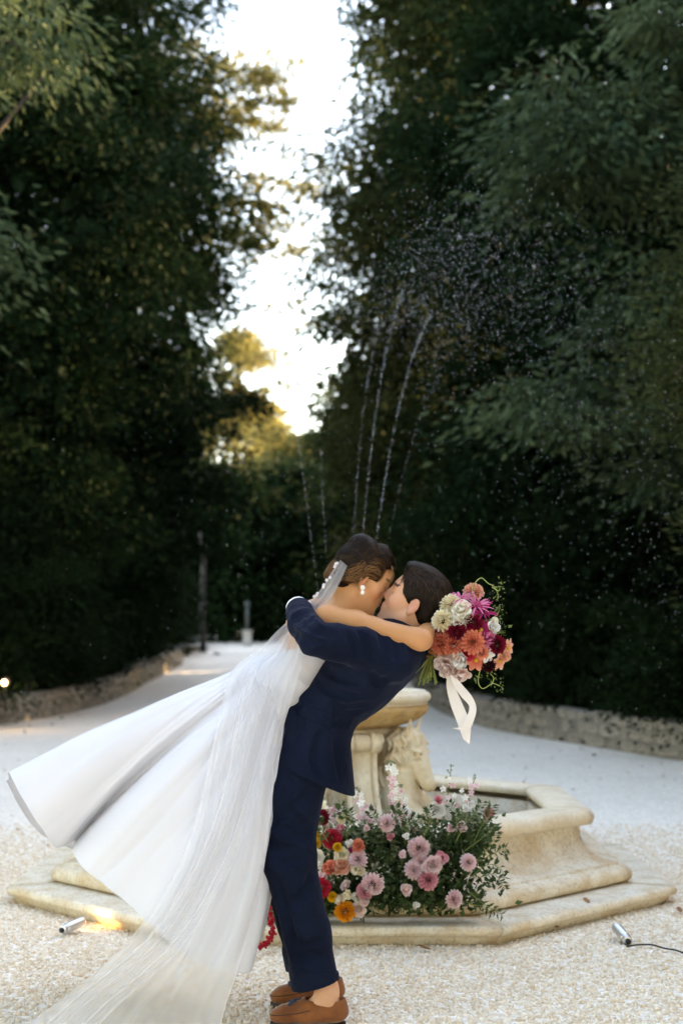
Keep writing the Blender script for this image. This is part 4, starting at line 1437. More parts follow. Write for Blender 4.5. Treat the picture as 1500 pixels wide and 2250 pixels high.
# loafers, toes to the left
def shoe(px_toe, px_heel, Y, yaw):
    toe, heel = P(*px_toe, Y), P(*px_heel, Y)
    O = np.array([heel[0], Y, 0.012])
    Lh = heel[0] - toe[0]
    c, s = math.cos(yaw), math.sin(yaw)
    W = lambda x, y, z: O + np.array([-(x * c - y * s), (x * s + y * c), z])
    f = Field(O + [-Lh - 0.06, -0.12, -0.03], O + [0.06, 0.12, 0.16], 0.003)
    az = (0, 0, 1)
    f.chain([W(0.036, 0, 0.036), W(0.09, 0, 0.036), W(Lh * 0.55, 0.004, 0.034), W(Lh * 0.80, 0.004, 0.028), W(Lh - 0.032, 0.0, 0.022)],
            [0.035, 0.036, 0.041, 0.038, 0.025], 0.02, (az, 0.74))
    f.cone(W(0.028, 0, 0.05), W(0.036, 0, 0.082), 0.030, 0.029, 0.015)
    f.cone(W(Lh * 0.46, 0, 0.056), W(Lh * 0.68, 0, 0.040), 0.037, 0.032, 0.02, (az, 0.85))
    f.cone(W(0.05, 0, 0.045), W(Lh * 0.5, 0, 0.045), 0.036, 0.038, 0.02)
    f.plane(W(0.1, 0, 0.004), np.array([0, 0, -1.0]), 0.003)
    f.cone(W(0.037, 0, 0.11), W(0.042, 0, 0.058), 0.027, 0.024, 0.004, cut=True)          # opening
    f.cone(W(0.04, 0, 0.094), W(Lh * 0.44, 0, 0.086), 0.031, 0.026, 0.004, cut=True)
    f.chain([W(Lh * 0.50, 0.036, 0.062), W(Lh * 0.75, 0.034, 0.050), W(Lh - 0.016, 0, 0.036), W(Lh * 0.75, -0.034, 0.050), W(Lh * 0.50, -0.036, 0.062)],
            [0.002] * 5, 0.004, cut=True)                                               # apron seam
    sv, sq = f.nets(1)
    sh = obj('shoe', sv, sq, MAT['suede'], groom)
    cs = [W(Lh * 0.46, -0.05, 0.055), W(Lh * 0.60, -0.05, 0.046), W(Lh * 0.78, -0.05, 0.040), W(Lh * 0.92, -0.03, 0.034), W(Lh + 0.005, 0, 0.032),
          W(Lh * 0.92, 0.03, 0.034), W(Lh * 0.78, 0.05, 0.040), W(Lh * 0.6, 0.05, 0.046), W(Lh * 0.46, 0.05, 0.055)]
    obj('piping', *tube([f.snap(p) for p in spline(cs, 40)], 0.0016, 6), MAT['sole'], sh)
    prof = [(0.0, 0.0), (0.006, 0.026), (0.04, 0.036), (0.10, 0.037), (Lh * 0.55, 0.043), (Lh * 0.8, 0.044), (Lh * 0.93, 0.030), (Lh, 0.0)]
    up_ = spline(prof, 24)
    up_ = [(Lh * 0.5 + (x - Lh * 0.5) * 0.95, y * 0.93) for x, y in up_]
    loop = [(x, y) for x, y in up_] + [(x, -y) for x, y in up_[-2:0:-1]]
    n = len(loop)
    Vv = [W(x, y, -0.012) for x, y in loop] + [W(x, y, 0.006) for x, y in loop]
    Ff = [(i, (i + 1) % n, n + (i + 1) % n, n + i) for i in range(n)] + [tuple(range(n))[::-1], tuple(range(n, 2 * n))]
    obj('sole', Vv, Ff, MAT['sole'], sh, smooth=False)
    ts = MB()
    for k in (-1, 1):
        b0 = W(Lh * 0.60, -0.006 * k, 0.077)
        ts.ball(b0, 0.006)
        for q in range(9):
            e = W(Lh * 0.60 + 0.034 + random.uniform(-0.004, 0.004), -0.006 + 0.016 * k + random.uniform(-0.006, 0.006), 0.066 + random.uniform(-0.002, 0.004))
            ts.tube([b0, (b0 + e) / 2 + [0, 0, 0.004], e], [0.003, 0.0025, 0.0022], 5)
    ts.build('tassel', MAT['tassel'], sh)
    return sh


shoe((588, 2222), (764, 2222), 4.755, R(4))
shoe((590, 2180), (756, 2180), 5.03, R(-4))

# ---------------------------------------------------------------- bride
bride = thing('person', (P(420, 2100, 4.85)[0], 4.85, 0), 'person in a white satin wedding dress and long veil held up in the kiss', 'person')
bh = Head(P(800, 1269, 4.90), (0.879, 0.129, -0.459), (0.47, -0.077, 0.879), 0.945)
B = dict(neck=P(757, 1338, 4.90), chest=P(707, 1398, 4.905), waist=P(632, 1500, 4.90), hip=P(585, 1570, 4.90),
         shN=P(722, 1362, 4.765), elN=P(921, 1404, 4.69), fN=P(946, 1384, 4.86), wrN=P(930, 1362, 4.99),
         shF=P(745, 1352, 5.05), elF=P(880, 1400, 5.14), wrF=P(916, 1404, 4.88))
lo, hi = np.array([-0.62, 4.50, 0.30]), np.array([0.48, 5.28, 1.60])
f = Field(lo, hi, 0.0045)
bh.sculpt(f, True)
f.cone(bh.w(-0.03, 0, -0.045), B['neck'], 0.045, 0.050, 0.03)
f.cone(bh.w(0.0, 0, -0.065), B['neck'] + [0.02, 0, -0.015], 0.036, 0.045, 0.03)
f.cone(B['neck'] + [-0.015, 0, -0.012], B['chest'], 0.052, 0.085, 0.04, ((0, 1, 0), 1.55))
f.chain([B['chest'], B['waist'], B['hip']], [0.088, 0.078, 0.085], 0.05, ((0, 1, 0), 1.45))
f.cone(B['shN'] + [0.0, 0.0, 0.004], B['neck'] + [-0.01, 0, -0.01], 0.046, 0.045, 0.045)
f.cone(B['shF'], B['neck'] + [-0.01, 0, -0.01], 0.046, 0.045, 0.045)
f.chain([B['shN'], (B['shN'] * 0.7 + B['elN'] * 0.3) + [0, -0.004, 0.004], (B['shN'] + B['elN']) / 2, B['elN'], B['fN'], B['wrN']], [0.047, 0.044, 0.037, 0.034, 0.033, 0.024], 0.02)
f.ell(B['elN'] + [0.012, -0.006, -0.006], 0.028, k=0.02)
f.chain([B['shF'], B['elF'], B['wrF']], [0.046, 0.034, 0.024], 0.02)
hand(f, B['wrN'], np.array([-0.6, 0.5, 0.4]), np.array([-0.5, -0.5, 0.1]), np.array([0, 0, 1.0]), 18, 0.92)
# far hand closed round the bouquet's stems
hand(f, B['wrF'], P(962, 1436, 4.868) - B['wrF'], np.array([0, -1.0, 0]), np.array([0.6, 0, 0.8]), 56, 0.95)
f.chain([B['hip'] + [-0.02, -0.06, 0], P(490, 1780, 4.84), P(420, 1990, 4.87)], [0.075, 0.055, 0.04], 0.03)
f.chain([B['hip'] + [-0.02, 0.06, 0], P(470, 1770, 4.98), P(400, 1980, 4.98)], [0.075, 0.055, 0.04], 0.03)
V, Q = f.nets(1)
lv = bh.loc(V)
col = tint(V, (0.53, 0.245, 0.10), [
    (bh.w(0.055, 0, -0.03), 0.105, (0.68, 0.36, 0.19), 0.5),  # lighter face tint stands in for bounced light on the skin
    (bh.w(0.094, 0, -0.058), 0.024, (0.50, 0.13, 0.11), 0.5), (bh.w(0.052, -0.045, -0.025), 0.04, (0.62, 0.24, 0.12), 1.0),
    (bh.w(-0.012, -0.08, -0.004), 0.03, (0.6, 0.24, 0.12), 1.0), (B['elN'], 0.06, (0.58, 0.26, 0.12), 1.0)])
for q in (-1, 1):
    brow = (np.abs(lv[:, 2] - 0.033) < 0.0042) & (np.abs(lv[:, 1] - q * 0.033) < 0.021) & (lv[:, 0] > 0.05)
    col[brow] = (0.10, 0.055, 0.03)
    lash = (np.abs(lv[:, 2] - 0.0) < 0.0036) & (np.abs(lv[:, 1] - q * 0.031) < 0.015) & (lv[:, 0] > 0.06)
    col[lash] = (0.025, 0.015, 0.012)
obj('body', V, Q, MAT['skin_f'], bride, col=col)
BF = f

# hair: dark with bronze highlights, swept into a low bun
hf = Field(bh.O - 0.21, bh.O + 0.19, 0.0035)
bh.e(hf, (-0.017, 0, 0.047), (0.1025, 0.080, 0.088))
bh.e(hf, (-0.050, 0, 0.062), (0.064, 0.062, 0.064), 0.03)                   # lifted crown
bh.e(hf, (-0.088, 0, -0.028), (0.048, 0.056, 0.044), 0.02)                  # bun
bh.e(hf, (-0.050, 0, -0.01), (0.06, 0.066, 0.045), 0.02)
bh.e(hf, (0.118, 0, -0.012), (0.088, 0.20, 0.104), 0.010, True)
bh.e(hf, (0.030, 0, -0.085), (0.070, 0.20, 0.082), 0.012, True)
bh.e(hf, (-0.010, -0.085, -0.012), (0.018, 0.03, 0.026), 0.008, True)
bh.e(hf, (-0.010, 0.085, -0.012), (0.018, 0.03, 0.026), 0.008, True)


def hw(x, y, z):
    q = bh.loc(np.stack([x, y, z], 1))
    return 0.0055 * np.sin(70 * q[:, 2] - 45 * q[:, 0] + 9 * np.sin(14 * q[:, 0]))


hf.warp(hw)
HV, HQ = hf.nets(1)


def bride_flow(p):
    q = bh.loc(p)
    tgt = np.array([-0.10, 0, -0.03])
    d = tgt - q
    d /= np.linalg.norm(d, axis=1, keepdims=True) + 1e-9
    wv = 0.45 * np.sin(q[:, 0] * 40)[:, None] * np.array([0, 0, 1.0])
    bun = (np.linalg.norm(q - np.array([-0.088, 0, -0.028]), axis=1) < 0.062)[:, None]
    sw = np.stack([q[:, 2] + 0.028, np.zeros(len(q)), -(q[:, 0] + 0.088)], 1)
    sw /= np.linalg.norm(sw, axis=1, keepdims=True) + 1e-9
    return np.where(bun, sw, d + wv) @ bh.M


rb = np.random.default_rng(2)
s1 = strands(HV, HQ, bride_flow, 9000, 0.075, 0.0015, 0.0055, rb, 0.03, 0.05, 6, wild=0.16)
s2 = strands(HV, HQ, bride_flow, 2400, 0.085, 0.0014, 0.007, rb, 0.42, 0.28, 6, wild=0.14,
             keep=lambda c: (lambda q: (q[:, 2] < 0.058) & (q[:, 2] > 0.02) & (q[:, 0] > -0.05) | (q[:, 0] < -0.08) & (q[:, 2] < 0.0))(bh.loc(c)))
sv = np.concatenate([s1[0], s2[0]])
hair('hair', HV, HQ, (sv, np.concatenate([s1[1], s2[1] + len(s1[0])]), np.concatenate([s1[2], s2[2]])), MAT['hair_f'], bride, 0.08)
# loose face-framing lock
lk = MB()
for k in range(9):
    y0 = -0.066 - random.uniform(0, 0.012)
    pts = [bh.w(0.060 + random.gauss(0, 0.004), y0 + 0.012, 0.085), bh.w(0.082 + random.gauss(0, 0.004), y0, 0.055), bh.w(0.080 + random.gauss(0, 0.005), y0 - 0.004, 0.015),
           bh.w(0.066 + random.gauss(0, 0.007), y0 + random.gauss(0, 0.004), -0.022 - 0.03 * random.random())]
    lk.tube(spline(pts, 10), np.linspace(0.0011, 0.0004, 10), 4, a=random.uniform(0.35, 1))
V_ = np.concatenate(lk.V)
obj('hair_lock', V_, lk.F, MAT['hair_f'], bride, attrs={'rnd': np.concatenate(lk.A)})
fw = MB()
rf = random.Random(4)
for k in range(40):                                      # flyaways
    a, e = rf.uniform(0, 6.28), rf.uniform(0.1, 1.3)
    q = np.array([-0.02 + 0.11 * math.cos(a) * math.cos(e), 0.086 * math.sin(a) * math.cos(e), 0.05 + 0.092 * math.sin(e)])
    o_ = nrm(q - np.array([-0.02, 0, 0.05]))
    b_ = np.array([-0.8, rf.gauss(0, 0.3), rf.gauss(0, 0.4)])
    p1 = q + o_ * rf.uniform(0.006, 0.014) + b_ * 0.025
    p2 = q + o_ * rf.uniform(0.0, 0.022) + b_ * 0.04
    fw.tube(spline([bh.w(*q), bh.w(*p1), bh.w(*p2)], 7), 0.0004, 3, a=rf.uniform(0.1, 0.5))
obj('stray_hair', np.concatenate(fw.V), fw.F, MAT['hair_f'], bride, kind='stuff', attrs={'rnd': np.concatenate(fw.A)})
# earring: flower of pearls and a drop
er = MB()
e0 = P(796.5, 1291, 4.805)
for k in range(6):
    a = k * PI / 3
    er.ball(e0 + np.array([0.0055 * math.cos(a), -0.002, 0.0055 * math.sin(a)]), 0.0036, 8, 5)
er.ball(e0 + [0, -0.003, 0], 0.0028, 8, 5)
er.build('earring', MAT['pearl'], bride)
obj('pearl_drop', *ball(e0 + np.array([0, -0.001, -0.017]), (0.0068, 0.0068, 0.0088), 12, 8), MAT['pearl'], [o for o in bride.children if o.name.startswith('earring')][0])

# bodice: torso shell cut at a straight neckline and an open back
f = Field(lo, hi, 0.0045)
f.chain([B['chest'], B['waist'], B['hip']], [0.096, 0.088, 0.108], 0.05, ((0, 1, 0), 1.45))
bax = nrm(B['chest'] - B['waist'])
bfr = nrm(np.cross(np.array([0, 1.0, 0]), bax))
bfr = bfr if bfr[0] > 0 else -bfr                      # towards her front
f.cone(B['waist'], P(580, 1513, 4.9), 0.088, 0.112, 0.05, ((0, 1, 0), 1.28))
f.plane(P(700, 1402, 4.9), bax + 0.15 * bfr, 0.004)
f.cone(P(628, 1372, 4.7), P(628, 1372, 5.1), 0.085, 0.085, 0.006, cut=True)     # scooped back
f.warp(creases([(P(640, 1520, 4.76), bax, 75, 0.006, 0.07, 0.0), (P(690, 1440, 4.76), bax, 40, 0.002, 0.1, 0.0)]))
bv, bq = f.nets(1)
dress = obj('bodice', bv, bq, MAT['satin'], bride)

# ---------------------------------------------------------------- skirt
near = [(575, 2062, 4.93), (553, 2070, 4.82), (546, 2135, 4.68), (508, 2136, 4.60), (455, 2118, 4.585), (401, 2093, 4.56), (350, 2048, 4.54), (299, 2000, 4.55),
        (235, 1948, 4.57), (190, 1910, 4.61), (167, 1868, 4.72), (174, 1846, 4.81), (152, 1852, 4.74), (124, 1861, 4.67), (94, 1820, 4.63), (60, 1762, 4.64), (27, 1703, 4.72)]
far = [(15, 1714, 4.90), (45, 1772, 5.03), (92, 1832, 5.12), (150, 1862, 5.20), (240, 1900, 5.30), (340, 1960, 5.33), (440, 2030, 5.25), (520, 2050, 5.10)]
n1, n2 = 190, 90
allp = np.array([P(*q) for q in near + far])
hemn = spline(allp[:len(near) + 1], n1 + 1)[:-1]
hemf = spline(np.concatenate([allp[len(near) - 0:], allp[:1]]), n2 + 1)[:-1]
HEM = np.concatenate([hemn, hemf])
NU = len(HEM)
phi = np.concatenate([np.linspace(0, PI, n1, endpoint=False), np.linspace(PI, 2 * PI, n2, endpoint=False)])
WC = P(584, 1508, 4.90)
WA = P(640, 1549, 4.90) - WC
WB_ = np.array([0, -0.145, 0])
WST = WC + np.cos(phi)[:, None] * WA + np.sin(phi)[:, None] * WB_
HC = HEM.mean(0)
NV = 60
rows = []
rs_ = np.random.default_rng(8)
u01 = np.arange(NU) / NU
pl = [(rs_.uniform(0, 6.28), k, a) for k, a in ((5, 0.020), (9, 0.016), (16, 0.006))]
for v in np.linspace(0, 1, NV):
    base = WST * (1 - v) + HEM * v
    outw = (WST - WC) * (1 - v) / 0.15 + (HEM - HC) * v / 0.9
    outw[:, 1] -= 0.25 * np.sin(phi)
    outw /= np.linalg.norm(outw, axis=1, keepdims=True) + 1e-9
    bul = 0.055 * math.sin(PI * v) ** 1.0 * np.clip(np.sin(phi), 0, 1) ** 0.6
    fo = np.zeros(NU)
    for ph, k, a in pl:
        fo += a * (1.3 * np.abs(np.sin(PI * k * u01 + ph + 0.5 * math.sin(3 * v + ph))) ** 0.75 - 0.7) * (math.sin(PI * min(1, v * 0.62 + 0.06)) ** 0.8)
    fo += 0.004 * np.sin(2 * PI * 33 * u01) * (1 - v) ** 4
    # a few soft dents across the satin
    fo += 0.006 * np.sin(9 * v * (1 + 0.3 * np.sin(5 * u01 * 6.28)) + 11 * u01 * 6.28) * v * (1 - v) * 2
    rows.append(base + outw * (bul + fo)[:, None])
SK = np.concatenate(rows)
skirt = obj('skirt', SK, grid_faces(NU, NV, True), MAT['satin'], bride)
hem = [rows[-1][i] for i in range(NU)]
obj('hem_band', *tube(np.array(hem + hem[:1]), 0.0012, 5, False), MAT['satin'], skirt)
wb = MB()
wb.tube(np.concatenate([WST, WST[:1]]) * 1.0, 0.006, 6, False)
wb.build('waist_seam', MAT['satin'], skirt)

from mathutils.bvhtree import BVHTree
bvh = BVHTree.FromPolygons([tuple(v) for v in SK], [tuple(q) for q in grid_faces(NU, NV, True)])


def skirt_depth(px, py):
    o = Vector((0, 0, CAM_H))
    d = Vector(P(px, py, 5.0)) - o
    h = bvh.ray_cast(o, d.normalized())
    return h[0][1] if h[0] else None


# ---------------------------------------------------------------- veil
def tulle():
    m = bpy.data.materials.new('tulle')
    m.use_nodes = True
    t = m.node_tree
    for n in list(t.nodes):
        if n.type == 'BSDF_PRINCIPLED':
            t.nodes.remove(n)
    at = t.nodes.new('ShaderNodeAttribute')
    at.attribute_name = 'dens'
    df = t.nodes.new('ShaderNodeBsdfDiffuse')
    df.inputs[0].default_value = (0.82, 0.83, 0.85, 1)
    tl = t.nodes.new('ShaderNodeBsdfTranslucent')
    tl.inputs[0].default_value = (0.82, 0.83, 0.85, 1)
    m1 = t.nodes.new('ShaderNodeMixShader')
    m1.inputs[0].default_value = 0.45
    tp = t.nodes.new('ShaderNodeBsdfTransparent')
    m2 = t.nodes.new('ShaderNodeMixShader')
    L(t, df.outputs[0], m1.inputs[1])
    L(t, tl.outputs[0], m1.inputs[2])
    L(t, at.outputs['Fac'], m2.inputs[0])
    L(t, tp.outputs[0], m2.inputs[1])
    L(t, m1.outputs[0], m2.inputs[2])
    L(t, m2.outputs[0], t.nodes['Material Output'].inputs[0])
    return m


MAT['tulle'] = tulle()


def sheet(name, left, right, nu, nv, dens, seed, pleats, parent, drape=True, mat='tulle', yoff=0.030):
    """ruled cloth between two edge curves given as (px, py, Y) rows; falls on the skirt where it is nearer"""
    A, B_ = spline(left, nv), spline(right, nv)
    r = np.random.default_rng(seed)
    ph = r.uniform(0, 6.28, 6)
    Yg = np.zeros((nv, nu))
    XY = np.zeros((nv, nu, 2))
    for i in range(nv):
        for j in range(nu):
            q = A[i] + (B_[i] - A[i]) * (j / (nu - 1))
            XY[i, j] = q[:2]
            y = q[2]
            if drape:
                s = skirt_depth(q[0], q[1])
                if s is not None and q[1] > 1490:
                    y = s - yoff
            Yg[i, j] = y
    for _ in range(40):
        p_ = np.pad(Yg, 1, mode='edge')
        av = (p_[:-2, 1:-1] + p_[2:, 1:-1] + p_[1:-1, :-2] + p_[1:-1, 2:]) / 4
        Yg = np.minimum(Yg, av)if drape else av
    Vs = np.zeros((nv, nu, 3))
    D = np.zeros((nv, nu))
    for i in range(nv):
        v = i / (nv - 1)
        for j in range(nu):
            u = j / (nu - 1)
            w_ = 0.6 * math.sin(pleats * 0.5 * u * 6.28 + ph[0] + 1.5 * math.sin(3 * v + ph[3])) + 0.3 * math.sin(1.3 * pleats * u * 6.28 + ph[1] + 2 * v) + 0.10 * math.sin(2.9 * pleats * u * 6.28 + ph[2] - 3 * v)
            amp = 0.006 * min(1, 3 * v)
            Vs[i, j] = P(XY[i, j, 0], XY[i, j, 1], Yg[i, j] - amp * (0.6 + w_))
            if Vs[i, j, 2] < 0.012:
                Vs[i, j, 2] = 0.012 + 0.004 * (1 + w_)
            D[i, j] = dens[0] + dens[1] * max(0, w_) ** 1.5 + 0.0
    # gathered threads: denser streaks that follow the fall of the cloth
    st = np.zeros(nu)
    for q in range(nu):
        st[q] = r.random() ** 2
    st = np.convolve(np.pad(st, 4, mode='edge'), np.array([1, 2, 3, 4, 5, 4, 3, 2, 1]) / 25, mode='valid') * 1.2
    D += dens[2] * np.clip(np.linspace(-0.5, 1.6, nv), 0.1, 1)[:, None] * st[None, :] * (0.6 + 0.4 * np.sin(np.linspace(0, 5, nv)[:, None] + ph[4] + np.arange(nu)[None] * 0.05))
    ed = np.minimum(np.arange(nu), np.arange(nu)[::-1])
    D += 0.25 * (ed == 0)[None, :]
    return obj(name, Vs.reshape(-1, 3), grid_faces(nu, nv), MAT[mat], parent, attrs={'dens': np.clip(D, 0, 0.97).ravel()}), Vs


veil_l = [(769, 1203, 4.86), (735, 1247, 4.84), (703, 1297, 4.83), (672, 1330, 4.84), (610, 1385, 4.86), (572, 1425, 4.86), (510, 1475, 4.80), (480, 1580, 4.70), (455, 1690, 4.62), (420, 1830, 4.58),
          (350, 1975, 4.53), (240, 2110, 4.53), (60, 2250, 4.56), (-60, 2330, 4.5)]
veil_r = [(776, 1206, 4.85), (760, 1250, 4.83), (738, 1296, 4.82), (706, 1345, 4.82), (668, 1395, 4.74), (668, 1440, 4.73), (652, 1500, 4.70), (622, 1600, 4.68), (600, 1700, 4.64), (588, 1850, 4.62),
          (565, 1990, 4.57), (530, 2110, 4.56), (492, 2225, 4.58), (470, 2330, 4.5)]
veil, VS = sheet('veil', veil_l, veil_r, 120, 120, (0.38, 0.14, 0.10), 4, 5, bride)
# second layer gathered along the skirt and trailing on the pebbles
v2l = [(735, 1262, 4.90), (690, 1330, 4.90), (620, 1400, 4.88), (560, 1455, 4.84), (520, 1560, 4.70), (495, 1700, 4.60), (440, 1870, 4.54), (330, 2050, 4.50), (150, 2200, 4.52), (20, 2320, 4.5)]
v2r = [(752, 1270, 4.90), (712, 1340, 4.90), (655, 1420, 4.86), (640, 1500, 4.80), (606, 1620, 4.66), (560, 1760, 4.58), (500, 1920, 4.53), (400, 2080, 4.50), (260, 2210, 4.50), (150, 2320, 4.48)]
sheet('veil_layer', v2l, v2r, 90, 100, (0.26, 0.16, 0.12), 9, 6, veil, yoff=0.055)
# beaded lace along the edges of the veil
lace = MB()
rl = random.Random(3)
edge = [VS[i, 0] for i in range(0, 62)]
for i in range(0, 34):
    for k in range(2):
        if rl.random() < 0.4:
            p = edge[i] + (VS[i, min(6, 5)] - edge[i]) * rl.random() * (0.7 if i < 20 else 0.2) + np.array([rl.gauss(0, .002), -0.004, rl.gauss(0, .002)])
            a = rl.random() * 6
            for q in range(4):
                lace.ball(p + 0.0032 * np.array([math.cos(a + q * 1.57), 0, math.sin(a + q * 1.57)]), (0.0027, 0.001, 0.0027), 6, 4)
lace.build('lace_trim', MAT['lace'], veil, kind='stuff')
app = MB()
for k in range(55):                                      # lace applique on the bare back under the veil
    x, y = rl.uniform(588, 632), rl.uniform(1400, 1470)
    if abs((x - 588) + (y - 1470) * 0.6) > 60:
        continue
    p = BF.hit(x, y, 4.5, 5.2) if BF.val(P(x, y, 4.9)) < 0 else None
    if p is None:
        continue
    for q in range(5):
        app.ball(p + np.array([0.008 * math.cos(q * 1.256), -0.003, 0.008 * math.sin(q * 1.256)]), (0.007, 0.002, 0.005), 6, 4)
if app.n:
    app.build('lace_applique', MAT['lace'], dress, kind='stuff')

# ================================================================== FLOWERS
def petal(Ln, W, cup=0.25, curl=0.0, n=4, ruf=0.0, rng=random):
    V, A = [], []
    ph = rng.uniform(0, 6)
    for i in range(n + 1):
        t = i / n
        hw_ = W / 2 * (math.sin(PI * min(0.985, 0.10 + 0.80 * t ** 0.8)) ** 0.75)
        for s in (-1, 0, 1):
            V.append([Ln * (t - (0.06 * abs(s) if t == 1 else 0)), s * hw_, abs(s) * cup * hw_ + curl * Ln * t * t + ruf * math.sin(ph + 2.6 * s + 5 * t) * t])
            A.append(t)
    F = []
    for i in range(n):
        for j in range(2):
            b = i * 3 + j
            F.append((b, b + 1, b + 4, b + 3))
    return np.array(V), F, np.array(A)


def rot_to(d, up=(0, 0, 1)):
    return Vector((0, 0, 1)).rotation_difference(Vector(nrm(d)))


def ring(mb, cnt, elev, r0, z0, Ln, W, cup, curl, ph=0.0, jit=0.06, ruf=0.0, n=4):
    for k in range(cnt):
        V, F, A = petal(Ln * random.uniform(0.9, 1.1), W, cup, curl, n, ruf)
        th = R(elev) + random.gauss(0, jit)
        c, s = math.cos(th), math.sin(th)
        V = np.stack([V[:, 0] * c - V[:, 2] * s, V[:, 1], V[:, 0] * s + V[:, 2] * c], 1)
        V[:, 0] += r0
        V[:, 2] += z0
        a = ph + 2 * PI * k / cnt + random.gauss(0, jit)
        c, s = math.cos(a), math.sin(a)
        V = np.stack([V[:, 0] * c - V[:, 1] * s, V[:, 0] * s + V[:, 1] * c, V[:, 2]], 1)
        mb.add(V, F, A)


def fl_dahlia(r):
    m = MB()
    for i in range(9):
        al = R(112 - 13 * i)
        cnt = max(5, int(17 * math.sin(al)))
        q = i / 8
        ring(m, cnt, 90 - math.degrees(al), r * 0.46 * math.sin(al), r * 0.42 * math.cos(al) + r * 0.2, r * (0.56 - 0.16 * q), r * (0.36 - 0.12 * q), 0.85, 0.10, i * 0.37, 0.05, n=3)
    return m


def fl_pompon(r):
    m = MB()
    for i in range(9):
        al = R(8 + 14 * i)
        cnt = max(4, int(24 * math.sin(al)))
        ring(m, cnt, 90 - math.degrees(al), r * 0.45 * math.sin(al), r * 0.45 * math.cos(al), r * 0.55, r * 0.28, 0.9, -0.05, i * 0.5, 0.08, n=2)
    return m


def fl_rose(r, open_=1.0):
    m = MB()
    for i, (cnt, el, L_, W) in enumerate(((7, 14, 1.0, 1.0), (6, 32, 0.92, 0.95), (6, 50, 0.80, 0.85), (5, 66, 0.66, 0.7), (5, 78, 0.5, 0.55), (4, 86, 0.4, 0.4))):
        ring(m, cnt, el * (2 - open_), r * (0.16 - 0.02 * i), r * 0.02 * i, r * L_ * 0.92, r * W, 0.45, 0.10 + 0.12 * (i > 1), i * 0.6, 0.08, r * 0.05, n=5)
    return m


def fl_peony(r):
    m = MB()
    for i, (cnt, el, L_, W) in enumerate(((8, 0, 1.0, 0.9), (9, 25, 0.95, 0.7), (12, 48, 0.8, 0.45), (12, 66, 0.7, 0.35), (8, 82, 0.6, 0.3))):
        ring(m, cnt, el, r * 0.12, r * 0.03 * i, r * L_, r * W, 0.3, 0.08, i * 0.6, 0.18, r * 0.10, n=5)
    return m


def fl_cosmos(r, cnt=8):
    m = MB()
    ring(m, cnt, 8, r * 0.12, 0, r * 0.9, r * 0.58, 0.12, -0.05, 0.2, 0.06, r * 0.04, n=5)
    return m


def fl_spider(r):
    m = MB()
    for q in range(4):
        ring(m, 6, 35 + 12 * q, r * 0.05, 0, r * 1.1, r * 0.16, 0.3, -0.55 - 0.1 * q, q * 0.7, 0.25, r * 0.05, n=6)
    return m


def fl_pea(r):
    m = MB()
    for q in range(3):
        ring(m, 3, 20 + 25 * q, r * 0.05, r * 0.1 * q, r * 0.95, r * 1.1, 0.25, 0.15, q * 1.0, 0.2, r * 0.16, n=5)
    return m


def fmat(name, base, tip, tr=0.25):
    return M(name, base, 0.6, tip, attr='tip', transl=tr, spec=0.2)


FM = {'coral': fmat('coral_petal', (0.62, 0.09, 0.05), (0.86, 0.33, 0.20)), 'burgundy': fmat('burgundy_petal', (0.05, 0.002, 0.008), (0.26, 0.008, 0.028)),
      'magenta': fmat('magenta_petal', (0.22, 0.004, 0.05), (0.52, 0.02, 0.14)), 'cream': fmat('cream_petal', (0.82, 0.68, 0.36), (0.94, 0.87, 0.68)),
      'ivory': fmat('ivory_petal', (0.86, 0.78, 0.56), (0.94, 0.90, 0.80)), 'white': fmat('white_petal', (0.88, 0.85, 0.74), (0.94, 0.92, 0.88)),
      'blush': fmat('blush_petal', (0.86, 0.56, 0.48), (0.93, 0.78, 0.71)), 'peach': fmat('peach_petal', (0.80, 0.26, 0.13), (0.88, 0.54, 0.38)),
      'hotpink': fmat('hot_pink_petal', (0.55, 0.06, 0.18), (0.84, 0.28, 0.45)), 'pink': fmat('pink_petal', (0.64, 0.13, 0.20), (0.88, 0.48, 0.50)),
      'palepink': fmat('pale_pink_petal', (0.82, 0.44, 0.46), (0.93, 0.77, 0.75)), 'crimson': fmat('crimson_petal', (0.40, 0.008, 0.02), (0.66, 0.035, 0.07)),
      'orange': fmat('orange_petal', (0.70, 0.16, 0.01), (0.88, 0.40, 0.03)), 'yellow': fmat('yellow_petal', (0.7, 0.3, 0.01), (0.86, 0.56, 0.04)),
      'choc': fmat('chocolate_petal', (0.02, 0.002, 0.004), (0.07, 0.006, 0.012))}
MAT['disc'] = M('yellow_disc', (0.75, 0.45, 0.03), 0.8, (0.6, 0.3, 0.02), 200, bump=0.4, bscale=500)
MAT['stem'] = M('green_stem', (0.12, 0.17, 0.035), 0.6, (0.20, 0.22, 0.06), 6, spec=0.3)
MAT['tendril'] = M('tendril', (0.28, 0.33, 0.10), 0.6)
LM['bouq'] = leafmat('bouquet_leaf', (0.10, 0.16, 0.04), (0.24, 0.28, 0.10), 0.3)
LM['arr'] = leafmat('arrangement_leaf', (0.022, 0.055, 0.016), (0.09, 0.13, 0.05), 0.25)
LM['grey'] = leafmat('grey_green_leaf', (0.14, 0.19, 0.10), (0.34, 0.36, 0.24), 0.3)
KIND = {'dahlia': fl_dahlia, 'pompon': fl_pompon, 'rose': fl_rose, 'peony': fl_peony, 'cosmos': fl_cosmos, 'spider': fl_spider, 'pea': fl_pea}
NAME = {'dahlia': 'dahlia', 'pompon': 'pompon_flower', 'rose': 'ranunculus', 'peony': 'peony', 'cosmos': 'cosmos', 'spider': 'nerine', 'pea': 'sweet_pea'}


